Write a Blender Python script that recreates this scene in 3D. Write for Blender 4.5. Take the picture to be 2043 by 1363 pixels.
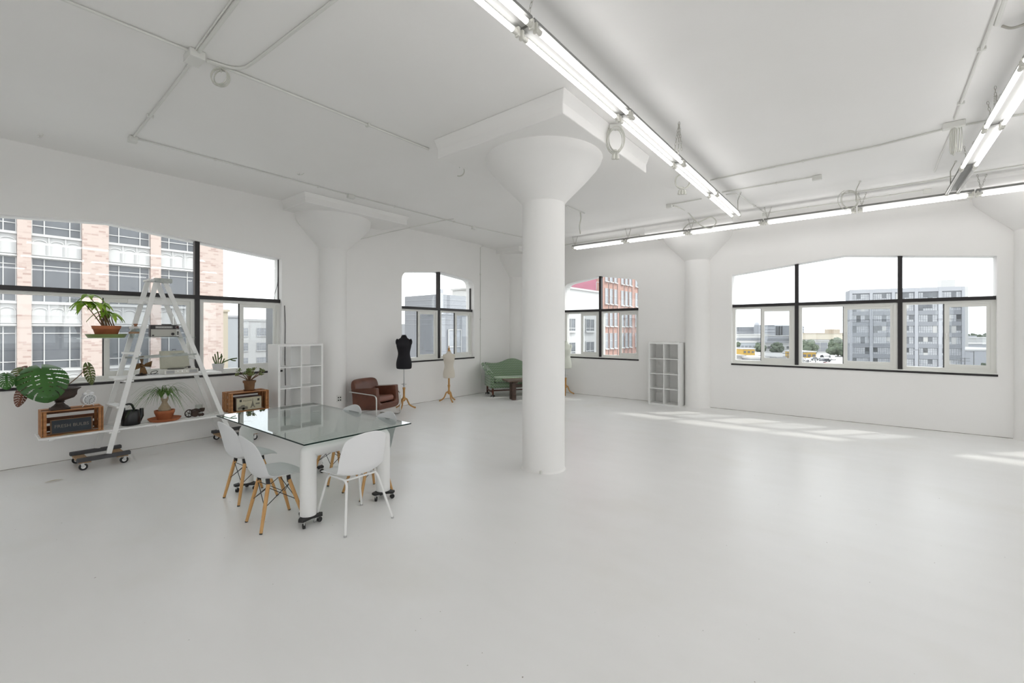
import bpy, bmesh, math, random
from math import sin, cos, pi, radians, sqrt, atan2
from mathutils import Vector, Matrix, Quaternion

for o in list(bpy.data.objects): bpy.data.objects.remove(o)
scene = bpy.context.scene
C = scene.collection
random.seed(7)

# ---------------------------------------------------------------- camera
F, TH, H, HY, CX = 880.0, radians(38.76), 1.70, 659.7, 1021.5   # focal (px), yaw, eye height, horizon row
cam = bpy.data.cameras.new('camera'); cam.sensor_width = 36; cam.lens = F / 2043 * 36
cam.shift_y = (HY - 681.5) / 2043; cam.clip_start = .05; cam.clip_end = 3000
camo = bpy.data.objects.new('camera', cam); C.objects.link(camo)
camo.location = (0, 0, H); camo.rotation_euler = (pi / 2, 0, TH)
scene.camera = camo

# ---------------------------------------------------------------- light
scene.view_settings.view_transform = 'Standard'; scene.view_settings.look = 'None'
scene.view_settings.gamma = 1; scene.view_settings.use_curve_mapping = False
scene.view_settings.exposure = 0.0
try:
    scene.cycles.max_bounces = 14; scene.cycles.diffuse_bounces = 10; scene.cycles.transparent_max_bounces = 24
    scene.cycles.glossy_bounces = 5; scene.cycles.caustics_reflective = False; scene.cycles.caustics_refractive = False
    scene.cycles.sample_clamp_indirect = 6
except Exception: pass
world = bpy.data.worlds.new('sky'); scene.world = world; world.use_nodes = True
bg = world.node_tree.nodes['Background']; bg.inputs[0].default_value = (.955, .97, 1.0, 1); bg.inputs[1].default_value = 2.8
sun = bpy.data.lights.new('sun', 'SUN'); sun.energy = 2.0; sun.angle = radians(2.6); sun.color = (1, .96, .9)
suno = bpy.data.objects.new('sun', sun); C.objects.link(suno)
suno.rotation_euler = Vector((-1.98, -2.2, -2.89)).to_track_quat('-Z', 'Y').to_euler()
TUBE_EMIT = 8.4

# ---------------------------------------------------------------- pixel -> place helpers
_s, _c = sin(TH), cos(TH)
def ray(px, py):
    t = (px - CX) / F
    return (-_s + t * _c, _c + t * _s, (HY - py) / F)
def onz(px, py, z): r = ray(px, py); k = (z - H) / r[2]; return Vector((r[0] * k, r[1] * k, z))
def onx(px, py, x): r = ray(px, py); k = x / r[0]; return Vector((x, r[1] * k, H + r[2] * k))
def ony(px, py, y): r = ray(px, py); k = y / r[1]; return Vector((r[0] * k, y, H + r[2] * k))
def ond(px, py, d): r = ray(px, py); return Vector((r[0] * d, r[1] * d, H + r[2] * d))

# ---------------------------------------------------------------- materials
MATS = {}
def M(name, col=(.8, .8, .8), rough=.5, metal=0., col2=None, nscale=6., stretch=None, bump=0., bscale=60., spec=.5, trans=0., coat=0., detail=4.):
    if name in MATS: return MATS[name]
    m = bpy.data.materials.new(name); m.use_nodes = True; nt = m.node_tree; p = nt.nodes['Principled BSDF']
    p.inputs['Base Color'].default_value = (*col, 1); p.inputs['Roughness'].default_value = rough
    p.inputs['Metallic'].default_value = metal; p.inputs['Specular IOR Level'].default_value = spec
    if trans: p.inputs['Transmission Weight'].default_value = trans
    if coat: p.inputs['Coat Weight'].default_value = coat
    if col2 or bump:
        tc = nt.nodes.new('ShaderNodeTexCoord'); mp = nt.nodes.new('ShaderNodeMapping')
        nt.links.new(tc.outputs['Object'], mp.inputs[0])
        if stretch: mp.inputs['Scale'].default_value = stretch
    if col2:
        n = nt.nodes.new('ShaderNodeTexNoise'); n.inputs['Scale'].default_value = nscale; n.inputs['Detail'].default_value = detail
        r = nt.nodes.new('ShaderNodeValToRGB'); r.color_ramp.elements[0].position = .35; r.color_ramp.elements[1].position = .65
        r.color_ramp.elements[0].color = (*col, 1); r.color_ramp.elements[1].color = (*col2, 1)
        nt.links.new(mp.outputs[0], n.inputs['Vector']); nt.links.new(n.outputs['Fac'], r.inputs[0]); nt.links.new(r.outputs[0], p.inputs['Base Color'])
    if bump:
        n = nt.nodes.new('ShaderNodeTexNoise'); n.inputs['Scale'].default_value = bscale; n.inputs['Detail'].default_value = 3
        b = nt.nodes.new('ShaderNodeBump'); b.inputs['Strength'].default_value = bump; b.inputs['Distance'].default_value = .01
        nt.links.new(mp.outputs[0], n.inputs['Vector']); nt.links.new(n.outputs['Fac'], b.inputs['Height']); nt.links.new(b.outputs[0], p.inputs['Normal'])
    MATS[name] = m
    return m
def emit(name, col, strength):
    m = bpy.data.materials.new(name); m.use_nodes = True; nt = m.node_tree; nt.nodes.clear()
    e = nt.nodes.new('ShaderNodeEmission'); e.inputs[0].default_value = (*col, 1); e.inputs[1].default_value = strength
    o = nt.nodes.new('ShaderNodeOutputMaterial'); nt.links.new(e.outputs[0], o.inputs[0]); MATS[name] = m; return m
def glassmat(name, tint=(1, 1, 1), refl=1.0, ior=1.45, body=None):
    m = bpy.data.materials.new(name); m.use_nodes = True; nt = m.node_tree; nt.nodes.clear()
    t = nt.nodes.new('ShaderNodeBsdfTransparent'); t.inputs[0].default_value = (*tint, 1)
    g = nt.nodes.new('ShaderNodeBsdfGlossy'); g.inputs['Roughness'].default_value = .01
    f = nt.nodes.new('ShaderNodeFresnel'); ge = nt.nodes.new('ShaderNodeNewGeometry'); io = nt.nodes.new('ShaderNodeMapRange')
    io.inputs['To Min'].default_value = ior; io.inputs['To Max'].default_value = 1 / ior      # the same reflection on both faces of a sheet
    nt.links.new(ge.outputs['Backfacing'], io.inputs[0]); nt.links.new(io.outputs[0], f.inputs[0])
    k = nt.nodes.new('ShaderNodeMath'); k.operation = 'MULTIPLY'; k.inputs[1].default_value = refl
    mx = nt.nodes.new('ShaderNodeMixShader'); o = nt.nodes.new('ShaderNodeOutputMaterial')
    src = t.outputs[0]
    if body:
        d = nt.nodes.new('ShaderNodeBsdfDiffuse'); d.inputs[0].default_value = (*body[0], 1)
        m2 = nt.nodes.new('ShaderNodeMixShader'); m2.inputs[0].default_value = body[1]
        nt.links.new(t.outputs[0], m2.inputs[1]); nt.links.new(d.outputs[0], m2.inputs[2]); src = m2.outputs[0]
    nt.links.new(f.outputs[0], k.inputs[0]); nt.links.new(k.outputs[0], mx.inputs[0])
    nt.links.new(src, mx.inputs[1]); nt.links.new(g.outputs[0], mx.inputs[2]); nt.links.new(mx.outputs[0], o.inputs[0])
    MATS[name] = m; return m

# ---------------------------------------------------------------- mesh builder
def basis(d):
    d = Vector(d).normalized(); a = Vector((0, 0, 1)) if abs(d.z) < .95 else Vector((1, 0, 0))
    u = d.cross(a).normalized(); return u, d.cross(u).normalized()
KIDS = {}
class B:
    def __init__(s): s.v = []; s.f = []
    def add(s, vs, fs):
        n = len(s.v); s.v += [tuple(v) for v in vs]; s.f += [tuple(i + n for i in f) for f in fs]; return s
    def box(s, x0, x1, y0, y1, z0, z1):
        return s.add([(x0, y0, z0), (x1, y0, z0), (x1, y1, z0), (x0, y1, z0), (x0, y0, z1), (x1, y0, z1), (x1, y1, z1), (x0, y1, z1)],
                     [(3, 2, 1, 0), (4, 5, 6, 7), (0, 1, 5, 4), (1, 2, 6, 5), (2, 3, 7, 6), (3, 0, 4, 7)])
    def bar(s, p, q, w, h, up=(0, 0, 1)):            # rectangular bar from p to q, w sideways, h along up
        p, q = Vector(p), Vector(q); d = (q - p).normalized(); a = d.cross(Vector(up))
        if a.length < 1e-5: a = d.cross(Vector((1, 0, 0)))
        a.normalize(); b = a.cross(d).normalized(); vs = []
        for e in (p, q):
            for i, j in ((-1, -1), (1, -1), (1, 1), (-1, 1)): vs.append(e + a * (i * w / 2) + b * (j * h / 2))
        return s.add(vs, [(0, 1, 2, 3), (7, 6, 5, 4), (0, 4, 5, 1), (1, 5, 6, 2), (2, 6, 7, 3), (3, 7, 4, 0)])
    def tube(s, pts, r, n=8, caps=True, closed=False):
        pts = [Vector(p) for p in pts]; m = len(pts); rs = r if isinstance(r, (list, tuple)) else [r] * m
        vs = []; fs = []; u = None
        for i, p in enumerate(pts):
            if closed: d = pts[(i + 1) % m] - pts[i - 1]
            else: d = pts[min(i + 1, m - 1)] - pts[max(i - 1, 0)]
            d.normalize()
            if u is None: u, w = basis(d)
            else:
                u = (u - d * u.dot(d)); u = u.normalized() if u.length > 1e-6 else basis(d)[0]; w = d.cross(u)
            for k in range(n):
                a = 2 * pi * k / n; vs.append(p + (u * cos(a) + w * sin(a)) * rs[i])
        for i in range(m if closed else m - 1):
            j = (i + 1) % m
            for k in range(n): fs.append((i * n + k, i * n + (k + 1) % n, j * n + (k + 1) % n, j * n + k))
        if caps and not closed: fs += [tuple(range(n - 1, -1, -1)), tuple((m - 1) * n + k for k in range(n))]
        return s.add(vs, fs)
    def cyl(s, p, q, r, r2=None, n=16): return s.tube([p, q], [r, r if r2 is None else r2], n)
    def lathe(s, prof, c=(0, 0, 0), n=24, sx=1, sy=1, caps=True):
        vs = []; fs = []
        for (r, z) in prof:
            for k in range(n): a = 2 * pi * k / n; vs.append((c[0] + r * cos(a) * sx, c[1] + r * sin(a) * sy, c[2] + z))
        for i in range(len(prof) - 1):
            for k in range(n): fs.append((i * n + k, i * n + (k + 1) % n, (i + 1) * n + (k + 1) % n, (i + 1) * n + k))
        if caps: fs += [tuple(range(n - 1, -1, -1)), tuple((len(prof) - 1) * n + k for k in range(n))]
        return s.add(vs, fs)
    def prism(s, poly, d):                            # planar polygon (3-D points) pushed along d
        n = len(poly); d = Vector(d); vs = [Vector(p) for p in poly]; vs += [p + d for p in vs[:n]]
        return s.add(vs, [tuple(range(n - 1, -1, -1)), tuple(range(n, 2 * n))] + [(i, (i + 1) % n, (i + 1) % n + n, i + n) for i in range(n)])
    def rings(s, rings, cap=True, closed=False):      # list of equally long vertex rings
        n = len(rings[0]); vs = [v for r in rings for v in r]; fs = []
        for i in range(len(rings) - 1):
            for k in range(n): fs.append((i * n + k, i * n + (k + 1) % n, (i + 1) * n + (k + 1) % n, (i + 1) * n + k))
        if cap: fs += [tuple(range(n - 1, -1, -1)), tuple((len(rings) - 1) * n + k for k in range(n))]
        return s.add(vs, fs)
    def grid(s, fn, nu, nv, keep=None):
        vs = [fn(i / nu, j / nv) for j in range(nv + 1) for i in range(nu + 1)]; fs = []
        for j in range(nv):
            for i in range(nu):
                if keep is None or keep((i + .5) / nu, (j + .5) / nv):
                    a = j * (nu + 1) + i; fs.append((a, a + 1, a + nu + 2, a + nu + 1))
        return s.add(vs, fs)
    def ball(s, c, rx, ry=None, rz=None, n=10, m=6):
        ry = rx if ry is None else ry; rz = rx if rz is None else rz
        prof = [(max(sin(pi * i / m), .02), -cos(pi * i / m)) for i in range(m + 1)]
        vs = []; fs = []
        for (r, z) in prof:
            for k in range(n): a = 2 * pi * k / n; vs.append((c[0] + r * cos(a) * rx, c[1] + r * sin(a) * ry, c[2] + z * rz))
        for i in range(m):
            for k in range(n): fs.append((i * n + k, i * n + (k + 1) % n, (i + 1) * n + (k + 1) % n, (i + 1) * n + k))
        return s.add(vs, fs)
    def xf(s, mat): s.v = [tuple(mat @ Vector(v)) for v in s.v]; return s
    def build(s, name, mat, parent=None, smooth=False, bevel=0, sub=0, solid=0, loc=None, rot=None, fix=True, auto=None):
        me = bpy.data.meshes.new(name); me.from_pydata(s.v, [], s.f)
        if fix:
            bm = bmesh.new(); bm.from_mesh(me); bmesh.ops.recalc_face_normals(bm, faces=bm.faces); bm.to_mesh(me); bm.free()
        me.materials.append(MATS[mat] if isinstance(mat, str) else mat)
        if smooth or sub:
            for p in me.polygons: p.use_smooth = True
            if auto is not None or (smooth and not sub):
                try: me.set_sharp_from_angle(angle=radians(auto if auto is not None else 40))
                except Exception: pass
        o = bpy.data.objects.new(name, me); C.objects.link(o)
        if parent is not None: o.parent = parent; KIDS.setdefault(parent.name, []).append(o)
        if loc: o.location = loc
        if rot: o.rotation_euler = rot
        if solid: md = o.modifiers.new('solid', 'SOLIDIFY'); md.thickness = solid; md.offset = 0
        if bevel: md = o.modifiers.new('bevel', 'BEVEL'); md.width = bevel; md.segments = 2; md.limit_method = 'ANGLE'
        if sub: md = o.modifiers.new('sub', 'SUBSURF'); md.levels = sub; md.render_levels = sub
        return o
def arc(c, r, a0, a1, n, plane='xz'):
    out = []
    for i in range(n + 1):
        a = radians(a0 + (a1 - a0) * i / n); u, w = r * cos(a), r * sin(a)
        out.append(Vector(c) + (Vector((u, 0, w)) if plane == 'xz' else Vector((0, u, w)) if plane == 'yz' else Vector((u, w, 0))))
    return out
def fillet(pts, r, n=5):                              # round the inner corners of a polyline
    pts = [Vector(p) for p in pts]; out = [pts[0]]
    for i in range(1, len(pts) - 1):
        a, b, c = pts[i - 1], pts[i], pts[i + 1]; d1, d2 = (a - b), (c - b); k = min(r, d1.length * .48, d2.length * .48)
        p, q = b + d1.normalized() * k, b + d2.normalized() * k
        for j in range(n + 1):
            t = j / n; out.append(p * (1 - t) ** 2 + b * 2 * t * (1 - t) + q * t * t)
    out.append(pts[-1]); return out
def bez(p0, p1, p2, n=8):
    p0, p1, p2 = Vector(p0), Vector(p1), Vector(p2)
    return [p0 * (1 - t) ** 2 + p1 * 2 * t * (1 - t) + p2 * t * t for t in [i / n for i in range(n + 1)]]
def tag(o, label, cat, group=None):
    o['label'] = label; o['category'] = cat
    if group: o['group'] = group
    return o
def thing(name, label, cat, loc=(0, 0, 0), rz=0, group=None):
    o = bpy.data.objects.new(name, None); C.objects.link(o); o.empty_display_size = .1
    o.location = loc; o.rotation_euler = (0, 0, rz); return tag(o, label, cat, group)
def structure(o): o['kind'] = 'structure'; return o
def stuff(o): o['kind'] = 'stuff'; return o
def kids(o): return KIDS.get(o.name, [])
def dup(root, loc, rz=None, label=None, group=None, parent=None):
    r = root.copy(); C.objects.link(r); r.location = loc
    if parent is not None: r.parent = parent; KIDS.setdefault(parent.name, []).append(r)
    if rz is not None: r.rotation_euler = (0, 0, rz)
    if label: r['label'] = label
    if group: r['group'] = group
    for ch in kids(root):
        c = ch.copy(); C.objects.link(c); c.parent = r; KIDS.setdefault(r.name, []).append(c)
        for g in kids(ch):
            d = g.copy(); C.objects.link(d); d.parent = c; KIDS.setdefault(c.name, []).append(d)
    return r
def text(body, mat, parent, size, loc, rot, depth=.0008, name='lettering', sx=1.):
    cu = bpy.data.curves.new(name, 'FONT'); cu.body = body; cu.size = size; cu.extrude = depth; cu.align_x = 'CENTER'; cu.align_y = 'CENTER'; cu.resolution_u = 3
    o = bpy.data.objects.new(name, cu); C.objects.link(o); dg = bpy.context.evaluated_depsgraph_get()
    me = bpy.data.meshes.new_from_object(o.evaluated_get(dg)); bpy.data.objects.remove(o)
    me.materials.clear(); me.materials.append(MATS[mat]); o = bpy.data.objects.new(name, me); C.objects.link(o)
    o.parent = parent; KIDS.setdefault(parent.name, []).append(o); o.location = loc; o.rotation_euler = rot; o.scale = (sx, 1, 1); return o

# palette
M('wall_paint', (.862, .853, .842), .55, col2=(.847, .838, .824), nscale=1.3, bump=.05, bscale=25)
M('ceiling_paint', (.858, .849, .838), .6, col2=(.842, .833, .818), nscale=.9, bump=.06, bscale=18)
M('white_frame', (.78, .78, .75), .4); M('black_frame', (.012, .009, .01), .35); M('white_metal', (.80, .80, .79), .35)
M('white_paint', (.80, .80, .79), .42); M('conduit', (.70, .70, .67), .5); M('cable_white', (.62, .62, .57), .5); M('dark', (.02, .02, .02), .5)
M('chrome', (.72, .72, .70), .18, 1.); M('steel', (.55, .55, .55), .3, 1.); M('rubber', (.012, .012, .012), .5); M('grey_carpet', (.085, .085, .09), .95, bump=.6, bscale=300)
M('beech', (.62, .36, .14), .45, col2=(.54, .29, .10), nscale=5, stretch=(8, 8, 1)); M('ply', (.42, .27, .15), .6, col2=(.34, .21, .11), nscale=4, stretch=(1, 6, 6))
M('plastic_white', (.80, .80, .81), .38); M('shell_grey', (.66, .665, .675), .4); M('terracotta', (.44, .15, .06), .75, col2=(.36, .115, .045), nscale=9); M('soil', (.03, .02, .012), .95)
M('leaf', (.045, .15, .022), .38, col2=(.025, .095, .016), nscale=4); M('leaf_bright', (.32, .50, .035), .42, col2=(.18, .34, .02), nscale=9)
M('leaf_dry', (.13, .045, .022), .7); M('leaf_olive', (.10, .13, .03), .5); M('leaf_jade', (.12, .17, .05), .4, col2=(.22, .25, .09), nscale=20); M('stem', (.16, .09, .045), .7)
M('leaf_grass', (.06, .16, .02), .42, col2=(.13, .24, .05), nscale=6); M('cactus', (.10, .15, .045), .6)
M('crate_wood', (.42, .19, .065), .6, col2=(.28, .11, .035), nscale=3.5, stretch=(9, 1, 9)); M('crate_dark', (.20, .075, .03), .6, col2=(.13, .05, .02), nscale=4, stretch=(9, 1, 9))
emit('tube_glow', (1, .985, .975), TUBE_EMIT)
glassmat('window_glass', (.97, .985, .98), 1.0, 1.45); glassmat('screen', (.86, .87, .88), .2, 1.3, body=((.5, .5, .5), .06)); glassmat('jar_glass', (.94, .96, .95), 1.6, 1.5)
glassmat('table_glass', (.86, .93, .90), 1.5, 1.5); M('glass_edge', (.006, .022, .018), .35, spec=.2)
glassmat('shelf_glass', (.90, .94, .93), 1.3, 1.5)

# ================================================================= the room
AX, BY, ZC = -8.164, 10.34, 4.03          # left wall plane, far wall plane, ceiling
XR, YF, WT = 7.05, -7.12, .30             # unseen right and front walls, wall thickness
SILL, TRANS = .985, 2.225

def floor_material():
    m = bpy.data.materials.new('floor_epoxy'); m.use_nodes = True; nt = m.node_tree; p = nt.nodes['Principled BSDF']; L = nt.links.new
    tc = nt.nodes.new('ShaderNodeTexCoord')
    def noise(sc, det, mapsc=(1, 1, 1), rot=0):
        mp = nt.nodes.new('ShaderNodeMapping'); mp.inputs['Scale'].default_value = mapsc; mp.inputs['Rotation'].default_value = (0, 0, rot)
        n = nt.nodes.new('ShaderNodeTexNoise'); n.inputs['Scale'].default_value = sc; n.inputs['Detail'].default_value = det
        L(tc.outputs['Object'], mp.inputs[0]); L(mp.outputs[0], n.inputs['Vector']); return n.outputs['Fac']
    def ramp(src, a, b, ca, cb):
        r = nt.nodes.new('ShaderNodeValToRGB'); r.color_ramp.elements[0].position = a; r.color_ramp.elements[1].position = b
        r.color_ramp.elements[0].color = (*ca, 1); r.color_ramp.elements[1].color = (*cb, 1); L(src, r.inputs[0]); return r.outputs[0]
    def mul(a, b):
        x = nt.nodes.new('ShaderNodeMixRGB'); x.blend_type = 'MULTIPLY'; x.inputs[0].default_value = 1; L(a, x.inputs[1]); L(b, x.inputs[2]); return x.outputs[0]
    base = ramp(noise(.5, 3), .25, .75, (.815, .812, .805), (.85, .85, .85))
    smear = ramp(noise(1.6, 4, (1, 3.0, 1), .6), .2, .8, (1, 1, 1), (.965, .965, .96))
    stain = ramp(noise(.9, 5), .55, .85, (1, 1, 1), (.94, .93, .895))
    speck = ramp(noise(34, 1), .80, .825, (1, 1, 1), (.35, .32, .28))
    L(mul(mul(base, smear), mul(stain, speck)), p.inputs['Base Color'])
    rr = ramp(noise(1.8, 4, (1, 2.4, 1), .6), .2, .8, (.285, .285, .285), (.37, .37, .37)); L(rr, p.inputs['Roughness'])
    p.inputs['Specular IOR Level'].default_value = .62
    b = nt.nodes.new('ShaderNodeBump'); b.inputs['Strength'].default_value = .05; b.inputs['Distance'].default_value = .02
    L(noise(2.2, 2, (1, 2, 1), .4), b.inputs['Height']); L(b.outputs[0], p.inputs['Normal'])
    MATS['floor_epoxy'] = m
floor_material()
structure(B().box(AX - WT, XR + WT, YF - WT, BY + WT, -.25, 0).build('floor', 'floor_epoxy'))
# ceiling: flat slab with a soft thicker strip along the far wall
cb = B(); prof = [(YF - WT, ZC), (8.72, ZC), (8.80, ZC - .008), (8.95, ZC - .035), (9.05, ZC - .042), (BY + WT, ZC - .042)]
poly = [(AX - WT, y, z) for y, z in prof] + [(AX - WT, BY + WT, ZC + .3), (AX - WT, YF - WT, ZC + .3)]
structure(cb.prism(poly, (XR - AX + 2 * WT, 0, 0)).build('ceiling', 'ceiling_paint'))

WINDOWS = [  # n, wall, u0, u1, mullions, head at ends, head at middle, rounded corner
    (1, 'A', -1.02, 3.58, (.20, 2.32), 2.985, 3.205, 0), (2, 'A', 6.20, 8.55, (7.38,), 3.03, 3.15, .2),
    (3, 'B', -6.48, -4.34, (-5.41,), 2.96, 3.12, .2), (4, 'B', -2.25, 1.63, (-1.08, .47), 2.895, 3.11, 0),
    (5, 'B', 2.62, 6.50, (3.79, 5.34), 2.895, 3.11, 0), (6, 'A', -6.75, -2.15, (-5.48, -3.42), 2.985, 3.205, 0),
    (7, 'C', 4.9, 9.5, (6.17, 8.23), 2.985, 3.205, 0), (8, 'C', -1.02, 3.58, (.20, 2.32), 2.985, 3.205, 0), (9, 'C', -6.75, -2.15, (-5.48, -3.42), 2.985, 3.205, 0),  # right-wall windows are unseen, added to let in more daylight
    (10, 'D', -7.6, -3.6, (-6.4, -4.8), 2.895, 3.11, 0), (11, 'D', -2.6, 1.4, (-1.4, .2), 2.895, 3.11, 0), (12, 'D', 2.5, 6.5, (3.7, 5.3), 2.895, 3.11, 0)]  # unseen front-wall windows, added so daylight also fills from behind the camera
def head_line(u0, u1, he, hm, r):
    um = (u0 + u1) / 2
    if not r: return [(u0, he), (um, hm), (u1, he)]
    out = [(u0, he - r)]
    s = (hm - he) / (um - u0)
    for i in range(1, 7):
        t = i / 6; p0, p1, p2 = (u0, he - r), (u0, he), (u0 + r, he + s * r)
        out.append(tuple(p0[k] * (1 - t) ** 2 + p1[k] * 2 * t * (1 - t) + p2[k] * t * t for k in (0, 1)))
    out.append((um, hm)); out += [(u0 + u1 - u, z) for u, z in reversed(out[:-1])]
    return out
def place(w, u, v, z): return {'A': (AX - v, u, z), 'B': (u, BY + v, z), 'C': (XR + v, u, z), 'D': (u, YF - v, z)}[w]
def depth(w, d): return Vector({'A': (-d, 0, 0), 'B': (0, d, 0), 'C': (d, 0, 0), 'D': (0, -d, 0)}[w])
def make_wall(name, w, ua, ub):
    b = B(); cur = ua
    for (n, ww, u0, u1, mu, he, hm, r) in sorted([x for x in WINDOWS if x[1] == w], key=lambda x: x[2]):
        P = lambda pts: [place(w, u, 0, z) for u, z in pts]
        b.prism(P([(cur, 0), (u0, 0), (u0, ZC), (cur, ZC)]), depth(w, WT))
        b.prism(P([(u0, 0), (u1, 0), (u1, SILL), (u0, SILL)]), depth(w, WT))
        b.prism(P([(u0, ZC), (u1, ZC)] + list(reversed(head_line(u0, u1, he, hm, r)))), depth(w, WT))
        cur = u1
    b.prism([place(w, u, 0, z) for u, z in [(cur, 0), (ub, 0), (ub, ZC), (cur, ZC)]], depth(w, WT))
    return structure(b.build(name, 'wall_paint'))
make_wall('wall_left', 'A', YF - WT, BY + WT); make_wall('wall_back', 'B', AX, XR)
make_wall('wall_right', 'C', YF, BY + WT); make_wall('wall_front', 'D', AX, XR + WT)

VIN = .135                                 # windows sit this far behind the wall face
def make_window(n, w, u0, u1, mu, he, hm, r):
    root = bpy.data.objects.new('window_%d' % n, None); C.objects.link(root); structure(root)
    def slab(name, mat, ua, ub, za, zb, va, vb, parent=root, bevel=0):
        b = B().prism([place(w, ua, va, za), place(w, ub, va, za), place(w, ub, va, zb), place(w, ua, va, zb)], depth(w, vb - va))
        return b.build(name, mat, parent, bevel=bevel)
    hl = head_line(u0, u1, he, hm, r)
    def hz(u):
        for (a, za), (c, zc) in zip(hl, hl[1:]):
            if a <= u <= c and c > a: return za + (zc - za) * (u - a) / (c - a)
        return he
    slab('sill_strip', 'black_frame', u0 - .01, u1 + .01, SILL - .022, SILL + .012, -.012, .02)
    slab('window_sill', 'white_frame', u0, u1, SILL + .012, SILL + .03, -.006, VIN + .03)
    slab('transom_bar', 'black_frame', u0 - .01, u1 + .01, TRANS - .026, TRANS + .034, VIN - .075, VIN + .01)
    for m in mu: slab('mullion', 'black_frame', m - .032, m + .032, SILL + .012, hz(m) + .02, VIN - .07, VIN + .02)
    edges = [u0] + list(mu) + [u1]
    for i in range(len(edges) - 1):
        ua, ub = edges[i] + (.032 if i else 0), edges[i + 1] - (.032 if i < len(edges) - 2 else 0)
        top = [(u, z) for u, z in hl if ua + 1e-4 < u < ub - 1e-4 or (u == u0 and i == 0) or (u == u1 and i == len(edges) - 2)]
        top = ([(ua, hz(ua))] if i else []) + top + ([(ub, hz(ub))] if i < len(edges) - 2 else [])
        poly = [(ua, TRANS + .034)] + top + [(ub, TRANS + .034)]
        B().prism([place(w, u, VIN, z) for u, z in poly], depth(w, .006)).build('pane', 'window_glass', root)
        # thin dark gasket at the outer jamb of the upper light
        if i == len(edges) - 2 and w == 'A': slab('jamb_strip', 'black_frame', ub - (.022 if r else .008), ub, TRANS + .03, he - r, VIN - .02, VIN + .02)
        # white sliding window below
        z0, z1 = SILL + .03, TRANS - .026; um = (ua + ub) / 2
        fr = bpy.data.objects.new('slider_frame', None); C.objects.link(fr); fr.parent = root
        fw = .055
        f = B()
        for (a, b_, za, zb) in ((ua + fw, ub - fw, z0, z0 + fw), (ua + fw, ub - fw, z1 - fw * .8, z1), (ua, ua + fw, z0, z1), (ub - fw, ub, z0, z1)):
            f.prism([place(w, a, VIN - .05, za), place(w, b_, VIN - .05, za), place(w, b_, VIN - .05, zb), place(w, a, VIN - .05, zb)], depth(w, .10))
        f.build('outer_frame', 'white_frame', fr)
        slab('pane', 'window_glass', ua + fw, um + .02, z0 + fw, z1 - fw * .8, VIN + .028, VIN + .034, fr)
        sw = .06; s = B()
        for (a, b_, za, zb) in ((um - .03 + sw, ub - fw - sw * .75, z0 + fw, z0 + fw + sw), (um - .03 + sw, ub - fw - sw * .75, z1 - fw * .8 - sw, z1 - fw * .8), (um - .03, um - .03 + sw, z0 + fw, z1 - fw * .8), (ub - fw - sw * .75, ub - fw, z0 + fw, z1 - fw * .8)):
            s.prism([place(w, a, VIN - .03, za), place(w, b_, VIN - .03, za), place(w, b_, VIN - .03, zb), place(w, a, VIN - .03, zb)], depth(w, .03))
        s.build('sliding_sash', 'white_frame', fr)
        slab('pane', 'window_glass', um + .03, ub - fw - sw * .75, z0 + fw + sw, z1 - fw * .8 - sw, VIN - .017, VIN - .012, fr)
        slab('insect_screen', 'screen', um + .03, ub - fw, z0 + fw, z1 - fw * .8, VIN + .042, VIN + .044, fr)
        slab('stile_gap', 'dark', um - .042, um - .03, z0 + fw, z1 - fw * .8, VIN - .02, VIN + .01, fr)
        zl = (z0 + z1) / 2 - .05
        slab('sash_latch', 'white_frame', um - .012, um + .012, zl, zl + .11, VIN - .05, VIN - .028, fr, bevel=.004)
    return root
for wdw in WINDOWS: make_window(*wdw)

# ---------------------------------------------------------------- columns
CAP = [(.262, 3.26), (.30, 3.31), (.40, 3.41), (.52, 3.53), (.60, 3.62), (.67, 3.70), (.705, 3.755), (.72, 3.80)]
def column(x, y, rect, zp, label, r=.262):
    t = thing('column', label, 'column', (x, y, 0))
    pr = [(r + .012, 0), (r + .003, .015)] + [(r, .03 + .404 * i) for i in range(9)]
    B().lathe(pr, n=48).build('shaft', 'wall_paint', t, smooth=True)
    B().lathe(CAP[:-1] + [(.72, zp)], n=48).build('capital', 'wall_paint', t, smooth=True)
    x0, x1, y0, y1 = [a - b for a, b in zip(rect, (x, x, y, y))]
    lo = [(x0, y0, zp), (x1, y0, zp), (x1, y1, zp), (x0, y1, zp)]; k = .035
    mid = [(x0, y0, zp + .1), (x1, y0, zp + .1), (x1, y1, zp + .1), (x0, y1, zp + .1)]
    hi = [(x0 - k, y0 - k, ZC), (x1 + k, y0 - k, ZC), (x1 + k, y1 + k, ZC), (x0 - k, y1 + k, ZC)]
    B().rings([lo, mid, hi]).build('drop_panel', 'ceiling_paint', t, bevel=.012)
    return t
mcol = column(-3.12, 4.51, (-4.08, -2.28, 3.63, 5.70), 3.80, 'round white concrete column with flared capital standing free in the room')
B().box(.12, .145, -.262, -.235, .01, .05).build('pipe_clamp', 'conduit', mcol, bevel=.004)
column(AX + .02, 4.53, (AX - .1, -7.33, 3.60, 5.70), 3.86, 'white engaged column on the wall beside the tall white cube shelf')
column(AX + .03, BY - .03, (AX - .1, -7.35, 9.45, BY + .1), 3.86, 'white corner column behind the green sofa')
column(-2.95, BY - .02, (-3.85, -2.05, 9.50, BY + .1), 3.84, 'white engaged column beside the small cube shelf on the far wall')
column(2.07, BY - .02, (1.17, 2.97, 9.50, BY + .1), 3.84, 'white engaged column past the wide three-part window')
column(2.07, 4.51, (1.17, 2.97, 3.63, 5.70), 3.80, 'round white concrete column standing outside the picture')
column(-3.12, -1.3, (-4.08, -2.28, -2.2, -.25), 3.80, 'round white concrete column standing behind the camera')

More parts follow.
